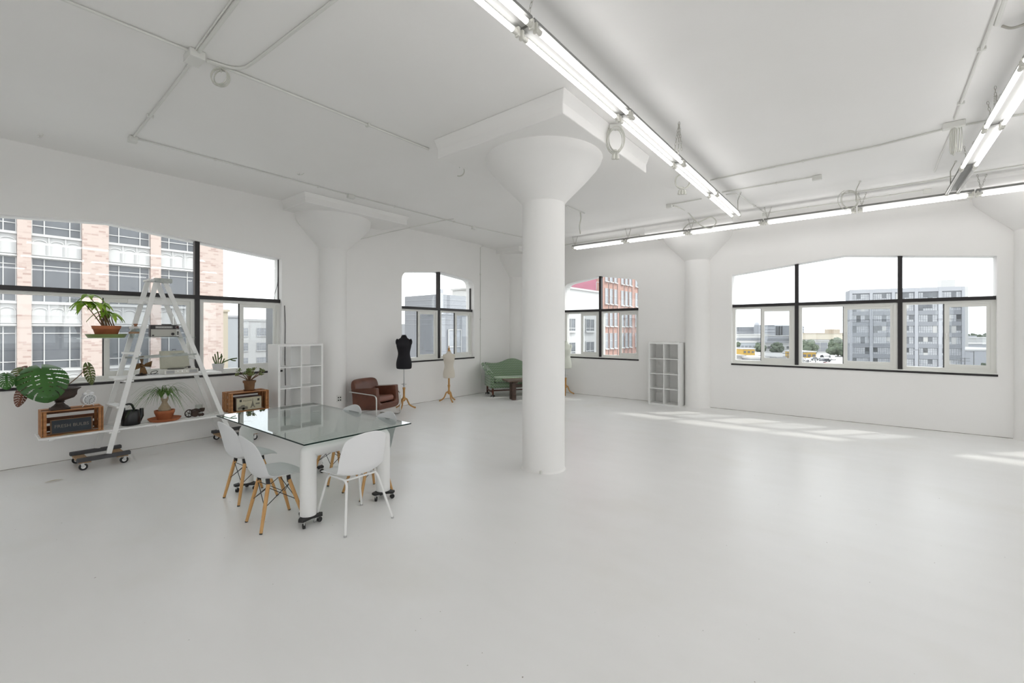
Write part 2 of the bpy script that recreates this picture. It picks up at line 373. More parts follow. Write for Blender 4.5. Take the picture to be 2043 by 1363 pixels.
M('joint_strip', (.30, .28, .25), .8, col2=(.62, .60, .57), nscale=2.5)  # thin mottled dark strip along the foot of the left and far walls
structure(B().box(AX - .01, AX + .003, YF, BY, 0, .009).build('trim_1', 'joint_strip')); structure(B().box(AX, XR, BY - .003, BY + .01, 0, .009).build('trim_2', 'joint_strip'))

# ================================================================= fluorescent rows
ZT = 3.70
M('housing', (.26, .26, .25), .5); M('tube_off', (.62, .62, .60), .25); M('socket', (.70, .69, .64), .45); M('chain', (.45, .44, .40), .4, .6)
def chain(b, p, q):
    p, q = Vector(p), Vector(q); L = (q - p).length; n = max(3, int(L / .034)); d = (q - p) / n; u, w = basis(q - p)
    for i in range(n):
        c = p + d * (i + .5); a = u if i % 2 else w; e = d.normalized(); k = d.length * .62
        ring = [c + (e * cos(t) * k + a * sin(t) * .008) for t in [2 * pi * j / 8 for j in range(8)]]
        b.tube(ring, .0022, 4, closed=True)
def fixture(L, lit, label, group, chains):
    t = thing('fluorescent_fixture', label, 'light', (0, 0, ZT), 0, group); h = L / 2 - .012
    prof = [(-.066, .042), (-.056, .075), (.056, .075), (.066, .042), (.030, .034), (-.030, .034)]
    B().prism([(x, -h, z) for x, z in prof], (0, 2 * h, 0)).build('housing', 'housing', t)
    for sx in (-1, 1):
        B().cyl((sx * .058, -h + .065, 0), (sx * .058, h - .065, 0),   .0165, n=14).build('tube', 'tube_glow' if lit else 'tube_off', t, smooth=True)
        for e in (-1, 1):
            B().cyl((sx * .058, e * (h - .066), 0), (sx * .058, e * (h - .02), 0), .0175, n=14).build('tube_cap', 'socket', t, smooth=True)
            B().box(sx * .058 - .017, sx * .058 + .017, e * (h - .010) - .011, e * (h - .010) + .011, -.024, .042).build('lamp_holder', 'socket', t, bevel=.004)
    for e in chains:
        b = B(); chain(b, (0, e * (h - .05), .074), (-.02, e * (h - .12), ZC - ZT - .01)); chain(b, (0, e * (h - .05), .074), (.05, e * (h + .0), ZC - ZT - .01)); b.build('hanging_chain', 'chain', t)
    return t
g1 = 'fluorescent lights in the row beside the free column'
l1 = 'lit twin-tube fluorescent light in the long row hung past the round column'
f1 = fixture(1.53, True, l1, g1, ()); ys = [2.36 - .765 + 1.53 * k for k in range(-5, 5)]
f1.location = (-1.77, ys[5], ZT)
ROW1 = {5: 'lit twin-tube light of the long row, second short of the round column', 6: 'lit twin-tube light of the long row, next short of the round column', 7: 'lit twin-tube light of the long row hanging right beside the round column', 8: 'lit twin-tube light of the long row, next past the column towards the far row', 9: 'lit twin-tube light ending the long row, close to the far row'}
for k, y in enumerate(ys):
    if k != 5: dup(f1, (-1.77, y, ZT), None, ROW1.get(k, 'lit twin-tube light of the long row over the open floor away from the column'))
f1['label'] = ROW1[5]
g2 = 'fluorescent lights in the row before the far window wall'
l2 = 'lit twin-tube fluorescent light in the row hung along the far window wall'
f2 = fixture(1.37, True, l2, g2, (-1,)); xs = [-5.60 + .685 + 1.37 * k for k in range(8)]
f2.location = (xs[0], 9.35, ZT); f2.rotation_euler = (0, 0, -pi / 2)
ROW2 = ['lit twin-tube light beginning the far row, above the green sofa corner', 'lit twin-tube light of the far row above the small cube shelf', 'lit twin-tube light of the far row next to the engaged column by the cube shelf', 'lit twin-tube light of the far row above the middle of the wide window', 'lit twin-tube light of the far row where the unlit light ends', 'lit twin-tube light of the far row just past the unlit light']
f2['label'] = ROW2[0]
for k, x in enumerate(xs[1:]): dup(f2, (x, 9.35, ZT), -pi / 2, ROW2[k + 1] if k < 5 else 'lit twin-tube light of the far row beyond the last engaged column')
g3 = 'fluorescent lights in the row leading up to the far row'
l3 = 'lit twin-tube fluorescent light in the row that ends against the far row'
f3 = fixture(1.37, True, l3, g3, (-1,)); y3 = [7.74 - .685 - 1.37 * k for k in range(10)]
f3.location = (.98, y3[0], ZT)
ROW3 = ['lit twin-tube light joined to the unlit one at the end of its row', 'lit twin-tube light second from the unlit one in its row', 'lit twin-tube light third from the unlit one in its row']
f3['label'] = ROW3[0]
for k, y in enumerate(y3[1:]): dup(f3, (.98, y, ZT), None, ROW3[k + 1] if k < 2 else 'lit twin-tube light farther along the row that ends in the unlit light')
fo = fixture(1.30, False, 'unlit twin-tube fluorescent light at the end of its row', 'unlit fluorescent light', (-1,)); fo.location = (.98, 8.40, ZT)
g4 = 'fluorescent lights in the unseen row added over the right side'
for k in range(9):  # extra row out of view, added to brighten the right side
    y = -5.6 + 1.54 * k
    dup(f1, (4.6, y, ZT), 0, 'lit twin-tube fluorescent light in the unseen row added over the right side', g4)

# ================================================================= ceiling conduits and cables
CZ = ZC - .014
def cpath(pts, z=CZ): return [onz(px, py, z) for px, py in pts]
def ext(pts, k):                                # carry a run on past its first point
    return [pts[0] + (pts[0] - pts[1]).normalized() * k] + pts
def conduit(label, pts, r=.012, straps=True, boxes=(), group=None, fil=.0):
    t = thing('electrical_conduit', label, 'conduit', pts[0], 0, group); o = pts[0]
    q = fillet(pts, fil) if fil else pts
    B().tube([p - o for p in q], r, 8).build('pipe', 'conduit', t, smooth=True)
    if straps:
        for a, c in zip(pts, pts[1:]):
            n = int((c - a).length / 1.1)
            for i in range(n):
                m = a + (c - a) * ((i + .6) / max(n, 1)) - o; d = (c - a).normalized()
                B().bar(m - d * .012, m + d * .012, r * 4.4, r * 2.3).build('strap', 'conduit', t)
    for (p, sx, sy, rz) in boxes:
        b = B().box(-sx, sx, -sy, sy, -.055, .012).xf(Matrix.Translation(p - o) @ Matrix.Rotation(rz, 4, 'Z')).build('junction_box', 'conduit', t, bevel=.005)
    return t
bx1 = onz(388, 110, CZ)
conduit('white conduit crossing the ceiling to the four-way junction box', ext(cpath([(128, 0), (372, 99), (388, 108)]), 2.5), boxes=[(bx1, .09, .055, 0)])
conduit('twin-strand white conduit leaving the four-way junction box', ext(cpath([(474, 0), (397, 103)]), 3), .017)
conduit('thin white cable beside the twin conduit at the junction box', ext(cpath([(462, 0), (390, 100), (375, 104)]), 3), .006)
conduit('white conduit bending round beside the hanging cable coil', ext(cpath([(668, 0), (548, 92), (503, 127), (487, 136), (462, 136), (412, 120)]), 3), .013, fil=.12)
conduit('white conduit from the junction box to the elbow by the window wall', cpath([(383, 122), (362, 152), (268, 272)]), .013)
conduit('white conduit from the junction box to the column drop panel', cpath([(412, 121), (476, 146), (855, 298)]), .014)
e0 = cpath([(265, 275), (700, 390), (945, 453), (1045, 474), (1130, 494)])
conduit('thin dark-lined conduit running along the window wall ceiling', e0, .010, boxes=[(e0[0], .05, .04, 0), (e0[1], .035, .06, 0), (e0[2], .03, .05, 0)])
cd = onx(676, 600, -7.90)
pts = [onz(905, 437, CZ), onz(880, 441, CZ), Vector((AX + .03, 5.86, 3.86)), Vector((AX + .05, 5.1, 3.57)), Vector((cd.x, cd.y + .06, 3.50)), Vector((cd.x, cd.y, 3.38)), Vector((cd.x, cd.y, .45))]
t = conduit('thin white conduit dropping down the engaged column to a power outlet', pts, .008, fil=.10)
ob = thing('power_outlet', 'white double power outlet low on the engaged column', 'outlet', (cd.x, cd.y, .33))
B().box(-.035, .018, -.055, .055, 0, .13).build('box', 'white_frame', ob, bevel=.005)
for dz in (.035, .085):
    B().box(.018, .022, -.03, -.008, dz - .012, dz + .012).build('socket', 'dark', ob); B().box(.018, .022, .012, .034, dz - .012, dz + .012).build('socket', 'dark', ob)
q = onz(1045, 488, CZ); qa = onx(959, 600, AX + .015)
conduit('thin white conduit running down the wall between window and green sofa', [q, Vector((AX + .03, qa.y + .1, CZ)), Vector((AX + .012, qa.y, CZ - .06)), Vector((AX + .012, qa.y, .3))], .009)
bx2 = onz(1903, 246, CZ)
conduit('white conduit running up to the junction box with the cable coil', ext(cpath([(1994, 5), (1905, 238)]), 3), .012, boxes=[(bx2, .09, .04, .0)])
conduit('thin white conduit beside the one at the coil junction box', ext(cpath([(2004, 0), (1988, 48)]), 2), .017, straps=False)
conduit('white conduit from the coil junction box towards the far wall', cpath([(1899, 262), (1874, 318), (1851, 380)]), .010)
conduit('long white conduit crossing behind the coil junction box', cpath([(1417, 360), (1753, 291), (1895, 255), (2043, 228), (2120, 213)]), .011)
p5 = cpath([(1440, 384), (1630, 352)]); conduit('short white conduit ending in a socket box before the far row', p5, .010, boxes=[(p5[1], .06, .03, 0)])
p6 = cpath([(1335, 409), (1400, 397)]); conduit('short white conduit with a loose cable above the far row', p6, .010, boxes=[(p6[0], .05, .03, 0)])
p7 = cpath([(1448, 388), (1470, 386), (1527, 426), (1850, 379)], ZC - .055); conduit('white conduit with an elbow running close to the far wall', p7, .009, boxes=[(p7[2], .05, .025, 0), (p7[3], .05, .025, 0)])
p8 = cpath([(1678, 388), (1850, 362), (1900, 352), (2043, 329)], ZC - .055); conduit('white conduit passing over the unlit fluorescent light', p8, .009)
p9 = cpath([(1125, 489), (1240, 473), (1270, 469)], ZC - .055); conduit('white conduit above the first light of the far row', p9, .009, boxes=[(p9[2], .06, .025, 0)])
p10 = cpath([(1130, 411), (1166, 426)]); conduit('short white conduit with a dangling cord behind the round column', p10, .010)
for px, py, s in ((80, 270, 1), (600, 346, 1)):
    c = onz(px, py, CZ); h = thing('ceiling_hook', 'small bent wire hook left in the ceiling', 'hook', c, 0, 'ceiling hooks')
    B().tube([(-.07, 0, .01), (-.05, 0, -.015), (.03, .01, -.02), (.06, .02, -.005)], .006, 6).build('wire', 'conduit', h); B().cyl((-.07, 0, -.004), (-.07, 0, .014), .016, n=10).build('plate', 'conduit', h)
def coil(label, px, py, r, loops=4, tall=1.25, plugs=0, face=None, drop=.0, sweep=360, seed=1):
    rnd = random.Random(seed); c = onz(px, py, CZ - .01); t = thing('cable_coil', label, 'cable', c)
    a = TH if face is None else face; u = Vector((cos(a), sin(a), 0)); v = Vector((-sin(a), cos(a), 0)); b = B()
    for k in range(loops):
        rr = r * (1 + rnd.uniform(-.1, .1)); off = v * (.012 * (k - loops / 2)); cc = Vector((rnd.uniform(-.012, .012), 0, -r * tall - drop))
        n = 28; pts = [cc + off + u * (rr * cos(radians(90 + sweep * j / n))) + Vector((0, 0, rr * tall * sin(radians(90 + sweep * j / n)))) for j in range(n if sweep == 360 else n + 1)]
        b.tube(pts, .0042, 6, closed=sweep == 360)
    b.build('cable', 'cable_white', t, smooth=True)
    w = B().cyl((0, 0, .0), tuple(v * .001 + Vector((0, 0, -drop - .03))), .008, n=6); w.build('tie', 'conduit', t)
    for k in range(plugs):
        z = -2 * r * tall - drop - .02; x = u * (.035 * (k - (plugs - 1) / 2))
        B().tube([x * .4 + Vector((0, 0, z + .05)), x + Vector((0, 0, z))], .006, 6).build('lead', 'cable_white', t)
        B().cyl(tuple(x + Vector((0, 0, z))), tuple(x * 1.3 + Vector((0, 0, z - .06))), .018, .022, n=10).build('plug', 'cable_white', t, smooth=True)
    return t
coil('round coil of cable hanging by the bent conduit near the junction box', 441, 138, .075, 5, 1.0, 0, seed=3)
coil('open half coil of cable hanging beside the round column capital', 917, 331, .075, 3, 1.0, 0, sweep=-200, seed=4)
c3 = coil('long coil of cable with plugs under the light row by the column', 1228, 250, .085, 6, 1.6, 2, drop=.03, seed=5)
B().box(-.07, .07, -.03, .03, -.05, .0).xf(Matrix.Rotation(TH, 4, 'Z')).build('socket_box', 'conduit', c3, bevel=.005)
B().tube(bez((-.06, -.05, -.03), (-.12, -.09, -.30), (.0, 0, -.30)), .0045, 6).build('loose_lead', 'cable_white', c3)
coil('round coil of cable with plugs below the hanging chains', 1361, 346, .11, 5, 1.0, 3, drop=.01, seed=6)
coil('thick oval coil of cable hung at the ceiling junction box', 1903, 252, .10, 7, 1.5, 0, drop=.01, face=TH + .9, seed=8)
coil('round coil of cable hung above the middle of the far row', 1694, 378, .15, 4, 1.0, 0, drop=.02, seed=9)
def loose(label, pts, r=.009, mat='cable_white'):
    t = thing('loose_cable', label, 'cable', pts[0]); o = pts[0]
    sm = []
    for i in range(len(pts) - 1):
        p0, p1, p2, p3 = pts[max(i - 1, 0)], pts[i], pts[i + 1], pts[min(i + 2, len(pts) - 1)]
        for j in range(5):
            s = j / 5; sm.append(.5 * ((2 * p1) + (p2 - p0) * s + (2 * p0 - 5 * p1 + 4 * p2 - p3) * s * s + (3 * p1 - p0 - 3 * p2 + p3) * s ** 3))
    sm.append(pts[-1]); B().tube([p - o for p in sm], r, 6).build('cord', mat, t, smooth=True); return t
loose('loose grey cable looping down to the far light row', [onz(1343, 411, ZC - .03), ony(1368, 420, 8.8), ony(1382, 434, 9.0), ony(1398, 450, 9.2), ony(1418, 455, 9.25), ony(1429, 443, 9.2), ony(1418, 433, 9.2), ony(1396, 443, 9.2), ony(1376, 446, 9.3), ony(1366, 454, 9.33), ony(1361, 463, 9.35)], .012)
c = onz(1158, 424, CZ); loose('frayed cord dangling beside the round column', [c, c + Vector((.01, 0, -.12)), c + Vector((-.03, .02, -.25)), c + Vector((.0, .0, -.42))], .012)
c = onz(2000, 52, CZ); loose('grey cable sagging from the ceiling at the conduit end', [c, onz(2018, 56, CZ - .05), onz(2043, 49, CZ - .06), onz(2090, 30, CZ - .02)], .010, 'chain')
c = onz(1355, 243, CZ); 
ch = thing('hanging_chain', 'bare steel chains hanging from one ceiling hook', 'chain', c); b = B(); chain(b, (0, 0, 0), (-.06, .02, -.32)); chain(b, (0, 0, 0), (-.01, .0, -.36)); chain(b, (0, 0, 0), (.03, -.01, -.33)); b.build('links', 'chain', ch)
c = onz(1986, 172, CZ); 
ch = thing('hanging_chain', 'short spring and chain hanging beside the right light row', 'chain', c); b = B(); chain(b, (0, 0, 0), (0, 0, -.09)); b.build('links', 'chain', ch)
B().tube([(.012 * cos(j * .9), .012 * sin(j * .9), -.09 - .0022 * j) for j in range(50)], .003, 5).build('spring', 'chain', ch)
for px, py, py2 in ((1716, 362, 392), (1907, 322, 352), (1478, 384, 404)):
    c = onz(px, py, CZ); tt = thing('hanging_wire', 'bent suspension wire hanging from the ceiling before the far wall', 'wire', c, 0, 'suspension wires')
    B().tube([(0, 0, 0), (-.05, .02, -.12), (-.05, .02, -.30)], .006, 6).build('wire', 'chain', tt); B().ball((0, 0, -.005), .016, n=8).build('anchor', 'conduit', tt)
ch = thing('hanging_chain', 'long steel chain holding the light row short of the column', 'chain', (-1.70, 2.38, ZC)); b = B(); chain(b, (0, 0, 0), (-.06, -.02, -.255)); b.build('links', 'chain', ch)

# ================================================================= glass table
TX0, TX1, TY0, TY1, TZ = -5.73, -3.69, 1.80, 2.92, .74
tb = thing('dining_table', 'glass-topped dining table on thick white tube legs', 'table', ((TX0 + TX1) / 2, (TY0 + TY1) / 2, 0)); O = Vector(tb.location)
LX, LY, LR = (-5.17, -3.82), (1.90, 2.67), .068
gt = B().box(TX0, TX1, TY0, TY1, TZ - .012, TZ).xf(Matrix.Translation(-O)).build('glass_top', 'table_glass', tb)
eb = B(); e = .0035
eb.box(TX0 - .001, TX1 + .001, TY0 - .001, TY0 + e, TZ - .0118, TZ - .0004).box(TX0 - .001, TX1 + .001, TY1 - e, TY1 + .001, TZ - .0118, TZ - .0004).box(TX0 - .001, TX0 + e, TY0, TY1, TZ - .0118, TZ - .0004).box(TX1 - e, TX1 + .001, TY0, TY1, TZ - .0118, TZ - .0004)
eb.xf(Matrix.Translation(-O)).build('polished_edge', 'glass_edge', gt)
for x in LX:                                            # two portal frames of fat tube with mitred corners
    zt = TZ - .02 - LR
    B().tube([Vector(p) - O for p in fillet([(x, LY[0], .085), (x, LY[0], zt), (x, LY[1], zt), (x, LY[1], .085)], .035, 4)], LR, 24).build('leg_frame', 'white_paint', tb, smooth=True)
    for y in LY: B().cyl(Vector((x, y, zt + LR - .004)) - O, Vector((x, y, TZ - .012)) - O, .045, n=20).build('glass_pad', 'white_metal', tb, smooth=True)
DL = ['black three-wheel dolly under the table leg beside the farther wooden-leg chair', 'black three-wheel dolly under the table leg closest to the tall cube shelf', 'black three-wheel dolly between the wooden-leg chair and the tube-leg chair', 'black three-wheel dolly under the table leg behind the tube-leg chair']
for k, (x, y) in enumerate([(a, b) for a in LX for b in LY]):
    d = thing('tripod_dolly', DL[k], 'dolly', (x, y, 0), [.5, 2.2, 1.1, 2.6][k], 'caster dollies under the table legs')
    tri = []
    for j in range(3):
        a = 2 * pi * j / 3
        for da, r in ((-.42, .085), (-.2, .118), (.2, .118), (.42, .085), (pi / 3, .06)): tri.append((r * cos(a + da), r * sin(a + da), .060))
    B().prism(tri, (0, 0, .022)).build('platform', 'rubber', d, bevel=.003)
    for j in range(3):
        a = 2 * pi * j / 3 + .15; c = Vector((.092 * cos(a), .092 * sin(a), 0)); tv = Vector((-sin(a + .6), cos(a + .6), 0))
        B().cyl(c + tv * .010 + Vector((0, 0, .022)), c - tv * .010 + Vector((0, 0, .022)), .022, n=14).build('wheel', 'rubber', d, smooth=True)
        B().bar(c + Vector((0, 0, .02)), c + Vector((0, 0, .062)), .034, .008, up=tv).build('fork', 'steel', d)

# ================================================================= chairs
def shell(prof, widths, cup, lip):
    n = len(prof); nu = 10
    def f(u, v):
        i = min(int(v * (n - 1)), n - 2); s = v * (n - 1) - i
        y = prof[i][0] * (1 - s) + prof[i + 1][0] * s; z = prof[i][1] * (1 - s) + prof[i + 1][1] * s
        w = widths[i] * (1 - s) + widths[i + 1] * s; c = cup[i] * (1 - s) + cup[i + 1] * s; l = lip[i] * (1 - s) + lip[i + 1] * s
        a = 2 * u - 1
        return (a * w, y + l * abs(a) ** 2.2, z + c * abs(a) ** 2.4)
    return B().grid(f, nu, (n - 1) * 2)
SP = [(.225, .425), (.205, .440), (.13, .442), (.02, .430), (-.09, .425), (-.155, .447), (-.190, .505), (-.212, .60), (-.235, .70), (-.252, .775), (-.262, .815)]
SW = [.150, .200, .222, .230, .230, .228, .226, .224, .215, .180, .095]
SC = [-.004, .0, .018, .035, .048, .045, .025, .01, .0, -.010, -.02]; SL = [-.02, -.02, 0, 0, .01, .04, .062, .062, .05, .035, .015]
def wood_chair(label, group):
    t = thing('dining_chair', label, 'chair', (0, 0, 0), 0, group)
    shell(SP, SW, SC, SL).build('seat_shell', 'shell_grey', t, sub=2, solid=.009)
    tops = {}
    for sx in (-1, 1):
        for sy in (-1, 1):
            p, q = Vector((sx * .115, .085 if sy > 0 else -.085, .385)), Vector((sx * .178, .20 if sy > 0 else -.165, .0))
            tops[sx, sy] = (p, q); lg = B().tube([q, q + (p - q) * .03, q + (p - q) * .5, p], [.0115, .0125, .0155, .0165], 12).build('leg', 'beech', t, smooth=True)
            B().cyl(q, q + (p - q) * .025, .0125, n=12).build('foot_pad', 'rubber', lg)
            B().bar(p + Vector((0, 0, -.02)), p + Vector((-sx * .02, 0, .045)), .03, .022).build('bracket', 'black_frame', t, bevel=.003)
    b = B(); at = lambda k, f: tops[k][1] + (tops[k][0] - tops[k][1]) * f
    for s in (-1, 1):
        for (k1, k2) in (((s, 1), (s, -1)), ((1, s), (-1, s))):
            b.cyl(at(k1, .93), at(k2, .52), .0032, n=6); b.cyl(at(k2, .93), at(k1, .52), .0032, n=6)
    b.build('wire_brace', 'black_frame', t)
    bb = B()
    for k in tops: bb.ball(at(k, .52), .010, n=8)
    bb.build('brace_bolt', 'black_frame', t)
    return t
G = 'white shell chairs on wooden legs round the glass table'
c1 = wood_chair('white shell chair on wooden legs facing the table, farther from the tube-leg chair', G); c1.location = (-4.91, 1.83, 0); c1.rotation_euler = (0, 0, .02)
dup(c1, (-4.10, 1.73, 0), -.06, 'white shell chair on wooden legs beside the nearest table leg, not tucked in')
dup(c1, (-4.76, 2.69, 0), pi + .02, 'white shell chair tucked in across the table, next to the brown armchair')
dup(c1, (-4.08, 2.68, 0), pi - .05, 'white shell chair tucked in across the table, next to the tube-leg chair')
t = thing('dining_chair', 'white shell chair on thin white metal tube legs at the table end', 'chair', (-3.60, 2.20, 0), pi / 2 + .02)
SP2 = [(.22, .432), (.205, .448), (.13, .450), (.02, .438), (-.09, .434), (-.160, .450), (-.190, .50), (-.205, .59), (-.222, .69), (-.236, .78), (-.245, .825)]
shell(SP2, [.17, .21, .225, .230, .230, .230, .230, .228, .222, .205, .135], SC, SL).build('seat_shell', 'plastic_white', t, sub=2, solid=.009)
for s in (-1, 1):
    B().tube(fillet([(s * .235, .225, .006), (s * .150, .150, .415), (s * .150, -.140, .415), (s * .235, -.255, .006)], .05, 5), .0105, 10).build('leg_frame', 'white_metal', t, smooth=True)
    for y in (.225, -.255): B().cyl((s * .2355, y, 0), (s * .2345, y, .014), .0125, n=10).build('foot_cap', 'steel', t)
for y in (.13, -.12): B().cyl((-.15, y, .415), (.15, y, .415), .009, n=8).build('seat_bar', 'white_metal', t)

# ================================================================= cube shelves
def cube_shelf(label, loc, rz, w, h, d, name='cube_shelf'):       # open back, two columns by four rows; front faces -Y locally
    t = thing(name, label, 'shelf', loc, rz); k = .036; i = .016
    for x in (-w / 2, w / 2 - k): B().box(x, x + k, 0, d, 0, h).build('side_panel', 'white_paint', t, bevel=.0015)
    for n, z in (('bottom_panel', 0), ('top_panel', h - k)): B().box(-w / 2 + k, w / 2 - k, 0, d, z, z + k).build(n, 'white_paint', t, bevel=.0015)
    B().box(-i / 2, i / 2, .004, d - .004, k, h - k).build('divider', 'white_paint', t)
    p = (h - 2 * k) / 4
    for r in range(1, 4):
        for a, b in ((-w / 2 + k, -i / 2), (i / 2, w / 2 - k)): B().box(a, b, .004, d - .004, k + r * p - i / 2, k + r * p + i / 2).build('shelf', 'white_paint', t)
    return t
cube_shelf('tall white cube shelf with open back standing by the plant ladder', (-7.50, 3.615, 0), pi / 2, .77, 1.47, .39)
cube_shelf('cream white cube shelf against the far wall beside a column', (-3.575, 9.93, 0), 0, .71, 1.43, .39)

# ================================================================= brown armchair
M('leather', (.150, .055, .032), .33, col2=(.115, .040, .023), nscale=7, bump=.12, bscale=120); M('leather_seat', (.23, .10, .075), .3, bump=.12, bscale=90)
ac = thing('armchair', 'brown leather lounge armchair on a chrome tube frame', 'armchair', (-7.52, 5.12, 0), radians(15))
T = Matrix.Translation((0, 0, .03)) @ Matrix.Rotation(radians(-5), 4, 'Y')
def ushape(o, zt, zb, rr, n=6):
    pts = [(o, zt)]
    for i in range(n + 1): a = i / n * pi / 2; pts.append((o - rr + rr * cos(a), zb + rr - rr * sin(a)))
    return pts
out = ushape(.335, .565, .13, .11); inn = ushape(.235, .555, .25, .08)
ring = [(y, z) for y, z in out] + [(-y, z) for y, z in reversed(out)] + [(-y, z) for y, z in inn] + [(y, z) for y, z in reversed(inn)]
sh = B()
xs_ = [-.30, -.29, -.20, 0, .18, .27, .295, .30]; ins = [.02, .006, 0, 0, 0, .002, .010, .024]
sh.rings([[(x, y + (-k if y > 0 else k) * (1 if abs(y) > .236 or z < .2 else -1), z + (-k if z > .5 else (k if z < .16 else 0))) for y, z in ring] for x, k in zip(xs_, ins)])
sh.xf(T).build('shell', 'leather', ac, smooth=True, auto=50)
cu = B().box(-.26, .27, -.228, .228, .265, .385).xf(T).build('seat_cushion', 'leather_seat', ac, smooth=True); md = cu.modifiers.new('b', 'BEVEL'); md.width = .045; md.segments = 4
# curved back rest: a fat roll bent round at the top
bp = [(-.235, .36), (-.250, .45), (-.275, .56), (-.300, .665), (-.335, .735), (-.385, .755), (-.425, .72), (-.435, .63), (-.415, .52), (-.385, .40), (-.365, .34), (-.30, .325)]
yy = [-.328, -.320, -.295, -.25, -.17, 0, .17, .25, .295, .320, .328]; kk = [.13, .075, .035, .012, .003, 0, .003, .012, .035, .075, .13]
cxm, czm = -.34, .53
bk = B().rings([[(cxm + (x - cxm) * (1 - k * 2.2) + .045 * (abs(y) / .32) ** 2, y, czm + (z - czm) * (1 - k * 2.2)) for x, z in bp] for y, k in zip(yy, kk)]).build('backrest', 'leather', ac, sub=1)
for y, z in ((-.13, .50), (.02, .52), (.15, .50), (-.05, .43)):
    B().ball((-.262 + .045 * (abs(y) / .32) ** 2 - (z - .46) * .22, y, z), .008, .014, .014, n=8).build('button', 'leather_seat', bk, smooth=True)
for s in (-1, 1):
    B().tube(fillet([(-.40, s * .20, .515), (-.40, s * .352, .515), (.285, s * .352, .475), (.285, s * .352, .016), (-.22, s * .352, .016)], .085, 7), .0125, 12).build('chrome_frame', 'chrome', ac, smooth=True)
B().cyl((-.40, -.21, .515), (-.40, .21, .515), .0125, n=10).build('frame_bar', 'chrome', ac, smooth=True)

# ================================================================= green sofa
def sofa_fabric():
    m = bpy.data.materials.new('green_zigzag'); m.use_nodes = True; nt = m.node_tree; p = nt.nodes['Principled BSDF']; L = nt.links.new
    tc = nt.nodes.new('ShaderNodeTexCoord'); sp = nt.nodes.new('ShaderNodeSeparateXYZ'); L(tc.outputs['Object'], sp.inputs[0])
    def mth(op, a, b=None):
        n = nt.nodes.new('ShaderNodeMath'); n.operation = op
        for i, v in enumerate((a, b)):
            if v is None: continue
            if isinstance(v, (int, float)): n.inputs[i].default_value = v
            else: L(v, n.inputs[i])
        return n.outputs[0]
    xx = mth('ADD', sp.outputs[0], mth('MULTIPLY', sp.outputs[1], .6)); tri = mth('PINGPONG', xx, .034)
    v = mth('ADD', mth('ADD', sp.outputs[2], mth('MULTIPLY', sp.outputs[1], .55)), mth('MULTIPLY', tri, 1.3))
    saw = mth('FRACT', mth('MULTIPLY', v, 15.)); r = nt.nodes.new('ShaderNodeValToRGB'); L(saw, r.inputs[0])
    for pos, col in ((0, (.030, .085, .030)), (.3, (.06, .15, .05)), (.5, (.30, .40, .25)), (.62, (.05, .13, .045)), (.85, (.17, .28, .13)), (1, (.030, .085, .030))):
        e = r.color_ramp.elements.new(pos) if pos not in (0, 1) else r.color_ramp.elements[int(pos)]
        e.color = (*col, 1)
    L(r.outputs[0], p.inputs['Base Color']); p.inputs['Roughness'].default_value = .6
    p.inputs['Sheen Weight'].default_value = .3; MATS['green_zigzag'] = m
sofa_fabric(); M('mahogany', (.12, .035, .018), .35, col2=(.07, .02, .01), nscale=5, stretch=(6, 6, 1))
sa = radians(56); sf = thing('sofa', 'green zigzag-woven camelback sofa with rolled arms in the corner', 'sofa', (-7.29, 9.22, 0), sa)
SL_, SD = .80, .37                                        # half length, half depth
B().box(-SL_ + .06, SL_ - .06, -SD + .02, SD - .05, .22, .36).build('seat_base', 'green_zigzag', sf, bevel=.03)
cu = B().box(-SL_ + .13, SL_ - .13, -SD - .01, SD - .18, .36, .49).build('seat_cushion', 'green_zigzag', sf, smooth=True); md = cu.modifiers.new('b', 'BEVEL'); md.width = .055; md.segments = 4
def camel(x): a = abs(x) / SL_; return .83 + .115 * max(0, cos(min(a * 1.75, 1) * pi) * .5 + .5) + .03 * max(0, a - .75) * 4
nb = 24
def backring(x):
    zt = camel(x); y0, lean = SD - .20, .09
    return [(x, y0, .36), (x, y0 + lean * .4, .36 + (zt - .36) * .5), (x, y0 + lean, zt - .04), (x, y0 + lean + .04, zt), (x, y0 + lean + .09, zt - .005), (x, y0 + lean + .12, zt - .06), (x, y0 + .15, .4), (x, y0 + .14, .25), (x, y0 + .03, .25)]
B().rings([backring(-SL_ + .05 + (2 * SL_ - .1) * i / nb) for i in range(nb + 1)]).build('back', 'green_zigzag', sf, smooth=True)
for s in (-1, 1):
    rg = []
    for i in range(9):
        v = i / 8; y = -SD + .03 + (2 * SD - .12) * v; h = .70 + .15 * v ** 1.5; r = .065 - .02 * v; xi = SL_ - .13; xo = SL_ - .02
        cx, cz = xo + .035, h - r
        pr = [(xi, .25), (xi, .45), (xi + .012, cz - .03)] + [(cx + r * cos(radians(a)) * 1.05, cz + r * sin(radians(a))) for a in range(165, -110, -30)] + [(xo - .015, cz - .11), (xo - .012, .45), (xo - .012, .25)]
        rg.append([(s * x, y, z) for x, z in pr])
    B().rings(rg).build('arm', 'green_zigzag', sf, smooth=True)
